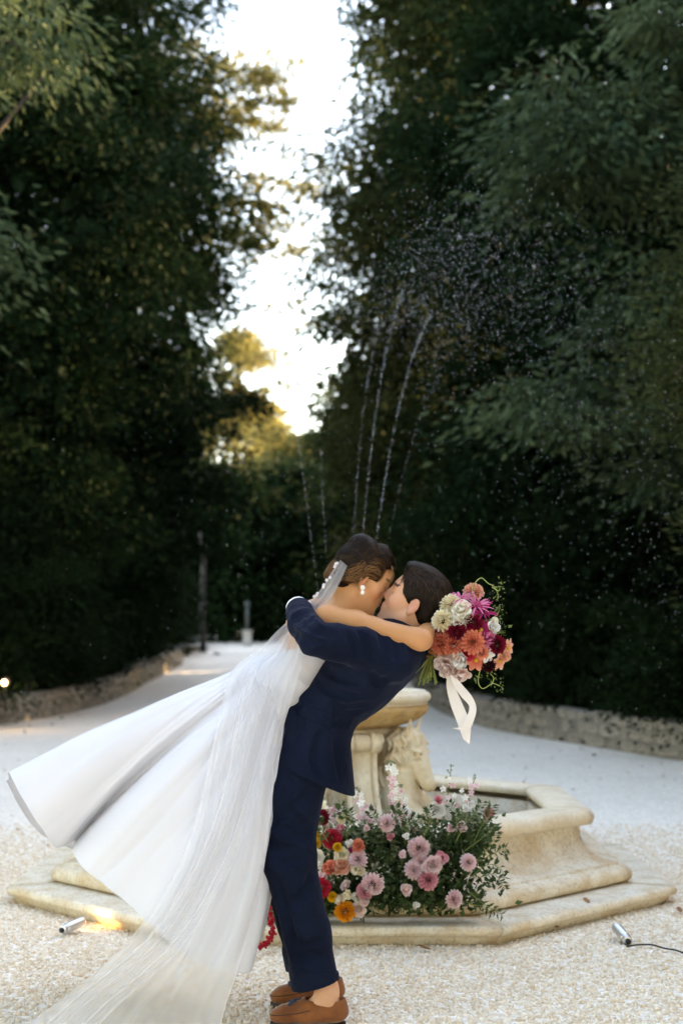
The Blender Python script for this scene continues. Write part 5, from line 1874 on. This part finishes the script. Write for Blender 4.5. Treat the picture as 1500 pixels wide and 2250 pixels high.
def flower(kind, colr, loc, d, r, parent):
    me = KIND[kind](r).mesh(NAME[kind], FM[colr])
    q = Quaternion(Vector(nrm(d)), random.uniform(0, 6.28)) @ rot_to(d)
    o = put(NAME[kind], me, parent, loc, q)
    if kind in ('cosmos',):
        V, F = ball((0, 0, r * 0.08), (r * 0.2, r * 0.2, r * 0.12), 10, 6)
        put('flower_centre', mesh_of('flower_centre', V, F, MAT['disc']), o)
    return o


# ---------------------------------------------------------------- bouquet in the hand
BC = P(1036, 1398, 4.84)
bouquet = thing('bouquet', P(955, 1440, 4.84), 'bright bouquet of coral dahlias, burgundy pompons and cosmos with trailing white ribbon', 'bouquet')
BQ = [(1039, 1306, 19, 'dahlia', 'peach', 1), (1014, 1320, 17, 'spider', 'hotpink', 0), (1045, 1335, 20, 'spider', 'hotpink', 0), (1060, 1348, 18, 'spider', 'magenta', 0),
      (991, 1332, 20, 'dahlia', 'cream', 0), (1014, 1343, 20, 'rose', 'ivory', 0), (975, 1366, 21, 'dahlia', 'cream', 0), (1006, 1370, 17, 'pea', 'ivory', 0),
      (1040, 1369, 17, 'pompon', 'burgundy', 0), (1004, 1390, 19, 'pompon', 'burgundy', 0), (1055, 1385, 21, 'cosmos', 'magenta', 0), (1080, 1381, 15, 'pea', 'white', 0),
      (972, 1413, 21, 'dahlia', 'coral', 0), (996, 1417, 20, 'dahlia', 'coral', 0), (1037, 1411, 22, 'dahlia', 'coral', 0), (1090, 1416, 17, 'pompon', 'burgundy', 0),
      (1068, 1436, 16, 'cosmos', 'white', 0), (1045, 1450, 20, 'cosmos', 'coral', 0), (1012, 1447, 21, 'pea', 'white', 0), (985, 1459, 26, 'peony', 'blush', 0),
      (1016, 1473, 20, 'pea', 'blush', 0), (1114, 1424, 17, 'cosmos', 'peach', 0), (1096, 1452, 18, 'cosmos', 'peach', 0), (1071, 1460, 14, 'pompon', 'choc', 0),
      (997, 1482, 9, 'pompon', 'choc', 0), (1028, 1434, 14, 'rose', 'crimson', 0), (1060, 1412, 14, 'spider', 'hotpink', 0), (957, 1386, 14, 'pea', 'blush', 0),
      (966, 1392, 12, 'rose', 'magenta', 0), (1074, 1403, 13, 'rose', 'hotpink', 0), (1020, 1398, 14, 'rose', 'crimson', 0), (1083, 1366, 9, 'pea', 'ivory', 0), (986, 1350, 14, 'rose', 'cream', 0), (1026, 1358, 14, 'rose', 'ivory', 0), (1064, 1402, 12, 'rose', 'magenta', 0), (1056, 1432, 13, 'rose', 'coral', 0), (1104, 1440, 13, 'pea', 'peach', 0), (984, 1396, 14, 'rose', 'coral', 0), (1036, 1388, 12, 'rose', 'crimson', 0), (1000, 1436, 15, 'pea', 'blush', 0)]
RB = 0.145
for k, (x, y, r, kind, cl, back) in enumerate(BQ):
    pc = P(x, y, 4.84)
    lat = np.array([pc[0] - BC[0], 0, pc[2] - BC[2]])
    q = min(1, np.linalg.norm(lat) / RB)
    dep = 4.84 - 0.095 * math.sqrt(max(0, 1 - q * q)) + (0.02 if back else 0) + random.uniform(-0.006, 0.006)
    d = np.array([lat[0] / RB * 0.85, -max(0.35, math.sqrt(max(0, 1 - q * q))), lat[2] / RB * 0.85 + 0.12])
    flower(kind, cl, P(x, y, dep), d, r * dep / FPX * 1.3, bouquet)
# stems gathered in the hand
grip = P(952, 1438, 4.83)
for k in range(26):
    a = random.uniform(0, 6.28)
    rr_ = random.uniform(0, 0.016)
    oo = np.array([0.7 * math.cos(a) * rr_, math.sin(a) * rr_, 0.7 * math.cos(a) * rr_])
    end = P(random.uniform(916, 960), random.uniform(1486, 1506), 4.80 + random.uniform(-0.03, 0.03)) if k < 22 else P(912, 1478, 4.80)
    top = P(random.uniform(985, 1075), random.uniform(1350, 1440), 4.84)
    obj('stem', *tube(spline([end, grip + oo, (grip + top) / 2 + oo, top], 12), [0.0028] * 12, 6), MAT['stem'], bouquet)
lf = MB()
rng_ = np.random.default_rng(21)
C_ = np.array([P(1032 + rng_.normal(0, 28), 1400 + rng_.normal(0, 30), 4.84 + rng_.uniform(-0.03, 0.06)) for _ in range(420)])
D_ = C_ - BC + rng_.normal(0, 0.05, C_.shape)
D_ /= np.linalg.norm(D_, axis=1, keepdims=True)
V, F, rn = leaf_cloud(C_, D_, 0.028, 0.011, rng_)
obj('greenery', V, F, LM['bouq'], bouquet, attrs={'rnd': rn}, kind='stuff')


def tendril(pts, Y, name='tendril'):
    c = spline([P(x, y, Y) for x, y in pts], 40)
    o = obj(name, *tube(c, np.linspace(0.0022, 0.001, 40), 6), MAT['tendril'], bouquet)
    tip = c[-1]
    Cc = tip + rng_.normal(0, 0.012, (26, 3)) * [1, 0.6, 1.4]
    Dd = rng_.normal(0, 1, Cc.shape)
    Dd /= np.linalg.norm(Dd, axis=1, keepdims=True)
    V, F, rn = leaf_cloud(Cc, Dd, 0.009, 0.006, rng_)
    obj('leaves', V, F, LM['bouq'], o, attrs={'rnd': rn}, kind='stuff')


tendril([(1036, 1312), (1040, 1286), (1056, 1270), (1072, 1282), (1086, 1290), (1094, 1310), (1090, 1318)], 4.80)
tendril([(1080, 1290), (1095, 1298), (1097, 1288)], 4.80)
tendril([(1054, 1472), (1050, 1498), (1060, 1513), (1082, 1502), (1098, 1508)], 4.78)
tendril([(1080, 1503), (1084, 1490), (1076, 1480)], 4.78)
tendril([(1076, 1362), (1092, 1350), (1096, 1338)], 4.80)
tendril([(1080, 1362), (1096, 1364), (1098, 1372)], 4.80)
tendril([(1078, 1392), (1094, 1392), (1100, 1386)], 4.80)
# ribbon: two folded tails
MAT['ribbon'] = M('silk_ribbon', (0.80, 0.74, 0.69), 0.45, spec=0.4, transl=0.2, bump=0.05, bscale=60)


def ribbon(a, b, Ya, Yb):
    n = 40
    A, B_ = spline(a, n), spline(b, n)
    V = []
    for i in range(n):
        t = i / (n - 1)
        for j in range(5):
            q = A[i] * (1 - j / 4) + B_[i] * (j / 4)
            Y = (Ya[0] + (Ya[1] - Ya[0]) * t) * (1 - j / 4) + (Yb[0] + (Yb[1] - Yb[0]) * t) * (j / 4) + 0.006 * math.sin(7 * t + j * 0.4)
            V.append(P(q[0], q[1], Y))
    return obj('ribbon', np.array(V), grid_faces(5, n), MAT['ribbon'], bouquet)


ribbon([(984, 1476), (980, 1505), (988, 1545), (1000, 1578), (1008, 1600), (1016, 1622), (1018, 1625)], [(994, 1480), (1000, 1510), (1016, 1548), (1028, 1576), (1034, 1598), (1032, 1622), (1031, 1636)], (4.79, 4.76), (4.77, 4.75))
ribbon([(988, 1484), (996, 1506), (1012, 1530), (1030, 1552), (1024, 1576), (1012, 1596), (992, 1600)], [(998, 1484), (1016, 1506), (1036, 1530), (1046, 1556), (1040, 1584), (1030, 1602), (1010, 1604)], (4.765, 4.74), (4.755, 4.735))

# ---------------------------------------------------------------- flower arrangement on the plinth
arr_l = thing('flower_arrangement', P(730, 2010, 5.98), 'warm flower arrangement in red, orange and cream spilling beside the suited leg', 'flowers')
arr_r = thing('flower_arrangement', P(930, 2010, 5.98), 'leafy pale pink flower arrangement banked against the front of the basin', 'flowers')


def Q4(x, y):
    return 540 + x * 0.41333, 1640 + y * 0.41333


AF = [(405, 377, 35, 'dahlia', 'burgundy'), (458, 492, 43, 'pompon', 'crimson'), (375, 467, 19, 'pompon', 'yellow'), (375, 515, 20, 'pompon', 'yellow'), (402, 757, 46, 'dahlia', 'crimson'),
      (380, 588, 36, 'rose', 'ivory'), (455, 655, 42, 'pea', 'coral'), (515, 640, 45, 'rose', 'peach'), (512, 575, 36, 'rose', 'cream'), (598, 603, 42, 'dahlia', 'palepink'), (602, 650, 38, 'pea', 'cream'),
      (530, 880, 46, 'dahlia', 'orange'), (602, 865, 36, 'rose', 'blush'), (505, 815, 30, 'pea', 'ivory'), (590, 800, 30, 'pea', 'ivory'), (550, 785, 28, 'pea', 'cream'), (675, 725, 50, 'dahlia', 'palepink'), (637, 768, 38, 'dahlia', 'pink'),
      (460, 800, 22, 'pompon', 'yellow'), (487, 535, 20, 'pompon', 'yellow'), (395, 320, 36, 'cosmos', 'cream'), (510, 395, 27, 'pea', 'cream'), (515, 440, 28, 'pea', 'pink'), (600, 530, 32, 'rose', 'coral'), (555, 552, 15, 'pea', 'magenta'),
      (640, 815, 30, 'pea', 'blush'), (535, 745, 26, 'rose', 'blush'), (400, 690, 26, 'pea', 'palepink'), (465, 335, 20, 'pea', 'palepink'), (430, 430, 18, 'pea', 'blush'), (545, 520, 26, 'pea', 'white'), (330, 545, 26, 'rose', 'cream'),
      (745, 408, 39, 'dahlia', 'palepink'), (770, 485, 22, 'pea', 'pink'), (915, 535, 49, 'dahlia', 'palepink'), (890, 658, 43, 'dahlia', 'palepink'), (922, 617, 40, 'dahlia', 'palepink'), (985, 625, 46, 'rose', 'palepink'),
      (1035, 590, 36, 'pea', 'pink'), (965, 712, 46, 'dahlia', 'pink'), (1098, 808, 40, 'dahlia', 'palepink'), (850, 765, 32, 'pea', 'blush'), (1178, 617, 37, 'dahlia', 'palepink'), (1012, 335, 40, 'rose', 'white'),
      (1020, 285, 25, 'pea', 'pink'), (1280, 355, 33, 'pea', 'pink'), (1160, 330, 21, 'pea', 'white'), (1190, 305, 18, 'pea', 'white'), (1145, 432, 29, 'pea', 'palepink'), (1085, 437, 23, 'pea', 'palepink'),
      (832, 577, 21, 'pea', 'palepink'), (655, 390, 20, 'pea', 'palepink'), (900, 845, 20, 'pea', 'white'), (640, 435, 18, 'pea', 'palepink'), (850, 480, 18, 'pea', 'white')]


def arr_depth(x, y):
    """the bank of flowers leans back against the basin: higher flowers stand further back"""
    return 5.86 + 0.10 * max(0, (1960 - y) / 200.0) + 0.03 * abs(x - 860) / 200 + random.uniform(-0.02, 0.02)


for (cx, cy, r, kind, cl) in AF:
    x, y = Q4(cx, cy)
    Y = arr_depth(x, y)
    par = arr_l if cx < 690 else arr_r
    rad = r * 0.41333 * Y / FPX * 1.27
    p = P(x, y, Y)
    d = np.array([random.gauss(0, 0.35) + (x - 880) / 500, -1.0, random.gauss(0.25, 0.3)])
    flower(kind, cl, p, d, rad, par)
    root = P(x + (870 - x) * 0.25, min(2005, y + random.uniform(60, 150)), Y + 0.08)
    mid = (p + root) / 2 + np.array([0, 0.04, 0])
    obj('stem', *tube(spline([p + np.array([0, 0.012, 0]), mid, root], 8), 0.0025, 5), MAT['stem'], par)
# flower spires
for (tx, ty, bx, by, n, cl) in [(765, 70, 800, 390, 30, 'white'), (590, 215, 640, 400, 22, 'palepink'), (1090, 95, 1050, 320, 12, 'palepink'), (1220, 150, 1150, 330, 12, 'white'), (820, 200, 830, 400, 20, 'white'), (515, 285, 480, 400, 12, 'palepink'), (840, 330, 855, 440, 16, 'palepink')]:
    (x0, y0), (x1, y1) = Q4(tx, ty), Q4(bx, by)
    Y = 6.02
    par = arr_r if tx > 690 else arr_l
    sp_ = obj('delphinium', *tube(spline([P(x1, y1 + 30, Y + 0.03), P((x0 + x1) / 2 + 4, (y0 + y1) / 2, Y), P(x0, y0, Y)], 12), np.linspace(0.003, 0.0012, 12), 5), MAT['stem'], par)
    for k in range(n):
        t = (k + random.random()) / n
        if cl == 'palepink' and t < 0.35 and n <= 12 or t < 0.12:
            Cc = np.array([P(x0 + (x1 - x0) * t + random.gauss(0, 4), y0 + (y1 - y0) * t, Y + random.gauss(0, 0.01)) for _ in range(3)])
            Dd = nrm(np.array([random.gauss(0, 1), -0.4, 0.6])) * np.ones((3, 1))
            V, F, rn = leaf_cloud(Cc, Dd, 0.016, 0.009, rng_)
            obj('bud', V, F, LM['grey'], sp_, attrs={'rnd': rn})
            continue
        px, py = x0 + (x1 - x0) * t + random.gauss(0, 4 + 9 * t), y0 + (y1 - y0) * t
        pp = P(px, py, Y - random.uniform(0, 0.03))
        me = fl_cosmos(random.uniform(0.011, 0.019), 5).mesh('floret', FM[random.choice([cl, 'white', 'palepink'])])
        put('floret', me, sp_, pp, rot_to((random.gauss(0, 0.6), -1, random.gauss(0.1, 0.5))))
# foliage bank
for par, mt, blobs, n, sd, sz in ((arr_r, 'arr', [(900, 1900, 150, 80), (1000, 1880, 80, 90), (860, 1960, 130, 45), (960, 1960, 110, 45), (850, 1850, 90, 40), (1030, 1840, 45, 40)], 3600, 1, (0.036, 0.020)),
                                  (arr_r, 'grey', [(860, 1825, 80, 50), (930, 1855, 60, 45), (800, 1845, 60, 40), (1040, 1820, 40, 40), (870, 1880, 70, 50)], 1700, 2, (0.030, 0.014)),
                                  (arr_l, 'arr', [(740, 1900, 75, 95), (720, 1980, 70, 40), (790, 1960, 60, 45), (590, 1970, 22, 40), (650, 1990, 60, 30)], 2000, 3, (0.030, 0.016)),
                                  (arr_l, 'grey', [(740, 1830, 50, 60), (760, 1880, 40, 50), (595, 1960, 14, 35)], 700, 4, (0.026, 0.012))):
    rq = np.random.default_rng(sd)
    Cs, Ds = [], []
    for k in range(n):
        x, y, rx, ry = blobs[rq.integers(0, len(blobs))]
        px, py = x + rq.normal(0, 0.45) * rx, y + rq.normal(0, 0.45) * ry
        Y = 5.93 + 0.10 * max(0, (1960 - py) / 200.0) + 0.03 * abs(px - 860) / 200 + rq.uniform(-0.035, 0.12)
        Cs.append(P(px, min(py, 2006), Y))
        Ds.append([rq.normal(0, 0.7) + (px - 870) / 300, -0.5 + rq.normal(0, 0.5), 0.5 + rq.normal(0, 0.7)])
    Cs, Ds = np.array(Cs), np.array(Ds)
    Cs[:, 2] = np.maximum(Cs[:, 2], 0.095)
    Ds /= np.linalg.norm(Ds, axis=1, keepdims=True)
    V, F, rn = leaf_cloud(Cs, Ds, sz[0], sz[1], rq)
    obj('foliage', V, F, LM[mt], par, attrs={'rnd': rn}, kind='stuff')


def sprig(pts, par, n=16, leaf=(0.030, 0.014), mt='arr', Y=5.9):
    c = spline([P(x, y, Y) for x, y in pts], 24)
    o = obj('sprig', *tube(c, np.linspace(0.0022, 0.0009, 24), 5), MAT['stem'], par)
    Cc, Dd = [], []
    t, N_, B2 = frames(c)
    for k in range(n):
        i = 3 + int(20 * k / n)
        s = -1 if k % 2 else 1
        d = nrm(t[i] * 0.6 + s * np.array([-t[i][2], 0, t[i][0]]) + np.array([0, random.gauss(0, 0.4), 0]))
        Dd.append(d)
        Cc.append(c[i] + d * leaf[0] * 0.55)
    V, F, rn = leaf_cloud(np.array(Cc), np.array(Dd), leaf[0], leaf[1], np.random.default_rng(len(pts) + n))
    obj('leaves', V, F, LM[mt], o, attrs={'rnd': rn})


for pts in ([(1030, 1960), (1060, 1985), (1085, 2000), (1104, 2012)], [(1040, 1900), (1075, 1880), (1100, 1868), (1112, 1865)], [(1030, 1930), (1070, 1900), (1100, 1910), (1108, 1935)], [(1040, 1850), (1060, 1810), (1075, 1790), (1082, 1770)],
            [(1000, 1850), (1030, 1800), (1050, 1780), (1060, 1760)], [(1050, 1930), (1080, 1920), (1098, 1935), (1108, 1955)], [(880, 1820), (905, 1805), (915, 1790)], [(1020, 1870), (1060, 1840), (1080, 1822), (1086, 1810)],
            [(760, 1800), (752, 1785), (748, 1765)], [(840, 1830), (822, 1795), (810, 1780)], [(850, 1820), (870, 1790), (868, 1770)], [(990, 1960), (1030, 1985), (1060, 1992), (1080, 2008)], [(1000, 1830), (1002, 1790), (985, 1765)],
            [(930, 1840), (945, 1800), (940, 1770)], [(900, 1830), (890, 1800), (880, 1775)], [(1045, 1890), (1068, 1868), (1085, 1842), (1090, 1830)]):
    sprig(pts, arr_r, n=random.choice([14, 18, 22]), Y=5.92)
for pts in ([(720, 1850), (705, 1820), (700, 1800)], [(760, 1840), (770, 1800), (765, 1780)], [(700, 1960), (690, 1990), (700, 2010)], [(780, 1990), (790, 2005), (800, 2012)]):
    sprig(pts, arr_l, Y=5.92)
# trailing red amaranth by the dress hem
am = MB()
path = spline([P(598, 1940, 5.86), P(588, 1985, 5.84), P(594, 2020, 5.84), P(597, 2050, 5.84), P(585, 2074, 5.80), P(562, 2080, 5.76)], 44)
path[:, 2] = np.maximum(path[:, 2], 0.02)
for p in path:
    for q in range(5):
        am.ball(p + np.array([random.gauss(0, 0.006), random.gauss(0, 0.006), random.gauss(0, 0.005)]), random.uniform(0.004, 0.007), 6, 4)
am.build('amaranth', FM['crimson'], arr_l)

# ================================================================== FOUNTAIN JETS
MAT['drop'] = M('water_drop', (0.9, 0.95, 1.0), 0.05, spec=0.6, transl=0.0)
b_ = MAT['drop'].node_tree.nodes['Principled BSDF']
b_.inputs['Transmission Weight'].default_value = 0.75
b_.inputs['IOR'].default_value = 1.33
ICO = bmesh.new()
bmesh.ops.create_icosphere(ICO, subdivisions=1, radius=1.0)
IV = np.array([v.co for v in ICO.verts])
IF = np.array([[v.index for v in f.verts] for f in ICO.faces])
ICO.free()
rw = np.random.default_rng(17)
pos, rad = [], []
NOZ = np.array([0.0, 7.5, 1.0])


def ballistic(v0, t, wind=0.75, x0=0.0):
    return np.stack([NOZ[0] + x0 + v0[0] * t + 0.5 * wind * t * t, NOZ[1] + v0[1] * t, NOZ[2] + v0[2] * t - 4.9 * t * t], 1)


for (vx, vy, vz, x0, n, dens_) in [(0.58, -0.10, 6.4, 0.10, 1000, 1), (0.36, 0.15, 6.7, 0.06, 1000, 1), (0.18, -0.2, 6.3, 0.03, 700, 0.7), (-0.58, 0.1, 5.3, -0.07, 420, 0.7), (-0.32, -0.1, 5.1, -0.04, 340, 0.7), (0.85, 0.2, 6.1, 0.12, 900, 0.3)]:
    # solid stem of the jet: tight strings of drops
    te = vz / 9.8
    t = np.sort(rw.uniform(0.02, te * 0.75, int(n * 0.7 * dens_)))
    p = ballistic((vx, vy, vz), t, x0=x0)
    p += rw.normal(0, 1, p.shape) * (0.002 + 0.012 * t[:, None] ** 1.5)
    pos.append(p)
    rad.append(rw.uniform(0.0006, 0.0015, len(t)))
    # break-up into spray
    if vz > 5.6:
        m_ = int(n * 1.7)
        t = rw.uniform(te * 0.55, te * 2.1, m_)
        sp = rw.normal(0, 1, (m_, 3)) * np.array([0.22, 0.25, 0.12])
        vv = np.array([vx, vy, vz])[None] + sp
        p = np.stack([NOZ[0] + x0 + vv[:, 0] * t + 0.50 * t * t * rw.uniform(0.6, 1.6, m_), NOZ[1] + vv[:, 1] * t, NOZ[2] + vv[:, 2] * t - 4.9 * t * t * rw.uniform(0.82, 1.0, m_)], 1)
        pos.append(p)
        rad.append(rw.uniform(0.0007, 0.0019, m_))
m_ = 900
p = np.stack([rw.normal(-0.2, 0.55, m_), rw.normal(7.3, 0.4, m_), rw.uniform(0.4, 2.6, m_)], 1)      # stray mist drops
pos.append(p)
rad.append(rw.uniform(0.0006, 0.0016, m_))
pos, rad = np.concatenate(pos), np.concatenate(rad)
ok = pos[:, 2] > 0.45
pos, rad = pos[ok], rad[ok]
st = np.stack([np.ones(len(rad)), np.ones(len(rad)), rw.uniform(1, 2.2, len(rad))], 1)
V = (pos[:, None] + IV[None] * (rad[:, None] * st)[:, None]).reshape(-1, 3)
F = (IF[None] + (np.arange(len(pos)) * len(IV))[:, None, None]).reshape(-1, 3)
spray = obj('fountain_spray', V, F, MAT['drop'], kind='stuff')
tag(spray, 'thin jets and drifting droplets of water above the fountain', 'water')

# ================================================================== SMALL THINGS
MAT['alu'] = M('brushed_aluminium', (0.62, 0.62, 0.62), 0.35, metal=0.9, bump=0.1, bscale=300)
MAT['black'] = M('black_plastic', (0.015, 0.015, 0.016), 0.5)
MAT['lens'] = M('lamp_lens', (0.9, 0.8, 0.6), 0.1, emit=((1.0, 0.72, 0.36), 3))


def spotlight(a, b, r, label, lit):
    t = thing('spotlight', ((a[0] + b[0]) / 2, (a[1] + b[1]) / 2, 0), label, 'spotlight', 'small garden spotlights round the fountain')
    a, b = np.asarray(a), np.asarray(b)
    d = nrm(b - a)
    m = MB()
    rings_ = [0, 0.05, 0.06, 0.16, 0.17, 0.27, 0.28, 0.9, 0.95, 1.0]
    rads = [r * 0.9, r, r * 0.9, r * 0.9, r, r, r, r, r * 0.97, r * 0.9]
    m.tube([a + (b - a) * q for q in rings_], rads, 20)
    m.build('housing', MAT['alu'], t)
    ln = MB()
    ln.tube([b - d * 0.001, b + d * 0.002], r * 0.75, 16)
    ln.build('lens', MAT['lens'] if lit else MAT['black'], t)
    bk = MB()
    bk.tube([a - d * 0.012, a + d * 0.001], r * 0.5, 12)
    bk.build('cable_gland', MAT['black'], t)
    if lit:
        li = bpy.data.lights.new('spot_glow', 'SPOT')
        li.energy = 0.45
        li.color = (1.0, 0.62, 0.25)
        li.spot_size = R(75)
        li.shadow_soft_size = 0.02
        lo_ = bpy.data.objects.new('spot_glow', li)
        COL.objects.link(lo_)
        lo_.parent = t
        lo_.location = Vector(b + d * 0.02) - t.location
        lo_.rotation_euler = Vector(d).to_track_quat('-Z', 'Y').to_euler()
    return t


g1 = PG(138, 2060)
spotlight((g1[0], g1[1], 0.032), (g1[0] + 0.07, g1[1] + 0.09, 0.05), 0.021, 'silver cylindrical spotlight lying left of the plinth under the dress', True)
g2 = PG(1378, 2078)
rl_ = spotlight((g2[0], g2[1], 0.02), (g2[0] - 0.028, g2[1] + 0.10, 0.055), 0.022, 'silver cylindrical spotlight with a black cable right of the plinth', False)
cb = spline([PG(1376, 2080, 0.018), PG(1400, 2076, 0.016), PG(1430, 2076, 0.016), PG(1460, 2084, 0.014), PG(1490, 2090, 0.014), PG(1560, 2120, 0.012)], 40)
obj('cable', *tube(cb, 0.0035, 6), MAT['black'], rl_)
gl = thing('garden_lamp', P(10, 1512, 18.3) * [1, 1, 0] + [0, 0, 0.36], 'lit garden lamp glowing in the hedge at the left edge', 'lamp')
lp = P(10, 1500, 18.3)
obj('bulb', *ball(lp, 0.035, 12, 8), M('lamp_glow', (1, 0.9, 0.7), 0.4, emit=((1.0, 0.72, 0.4), 1.6)), gl)
m = MB()
m.tube([lp + [0, 0.02, -0.25], lp + [0, 0.02, -0.05]], 0.015, 8).tube([lp + [0, 0.10, 0.0], lp + [0, 0.02, 0.0]], [0.05, 0.07], 12)
m.build('bracket', MAT['black'], gl)
li = bpy.data.lights.new('lamp_light', 'POINT')
li.energy = 0.8
li.color = (1.0, 0.75, 0.42)
li.shadow_soft_size = 0.05
lo_ = bpy.data.objects.new('lamp_light', li)
COL.objects.link(lo_)
lo_.parent = gl
lo_.location = Vector(lp + [0.08, -0.1, 0.05]) - gl.location
# fallen leaves
MAT['dryleaf'] = M('dry_leaf', (0.32, 0.15, 0.05), 0.8, (0.22, 0.09, 0.03), 30)
for (x, y, z, lb) in [(1238, 2020, 0.0, 'dry brown leaf on the pebbles below the right plinth corner'), (1372, 1890, 0.0, 'curled brown leaf on the gravel right of the basin'), (1494, 2005, 0.0, 'reddish dry leaf at the right edge of the picture'),
                      (1222, 2038, 0.0, 'long torn brown leaf tucked under the plinth edge'), (1292, 1985, 0.092, 'tiny dry leaf lying on top of the right plinth slab'), (945, 2086, 0.0, 'thin dark twig leaf on pebbles in front of the plinth')]:
    c = PG(x, y, z + 0.016)
    V, F, A = petal(0.05, 0.026, 0.5, 0.3, 5)
    a = random.uniform(0, 6.28)
    ca, sa = math.cos(a), math.sin(a)
    V = np.stack([V[:, 0] * ca - V[:, 1] * sa, V[:, 0] * sa + V[:, 1] * ca, V[:, 2]], 1) + c
    tag(obj('fallen_leaf', V, F, MAT['dryleaf']), lb, 'leaf', 'fallen leaves on the court')

# specks of litter on the gravel
rq = np.random.default_rng(77)
Cs = np.stack([rq.uniform(-4.5, 4.5, 260), rq.uniform(8.5, 21.5, 260), np.full(260, 0.006)], 1)
Ds = np.stack([rq.normal(0, 1, 260), rq.normal(0, 1, 260), rq.normal(0, 0.15, 260)], 1)
Ds /= np.linalg.norm(Ds, axis=1, keepdims=True)
V, F, rn = leaf_cloud(Cs, Ds, 0.035, 0.02, rq)
V[:, 2] = np.clip(V[:, 2], 0.003, 0.02)
tag(obj('leaf_litter', V, F, MAT['dryleaf'], attrs={'rnd': rn}, kind='stuff'), 'scattered specks of dry leaf litter on the pale gravel', 'leaf litter')
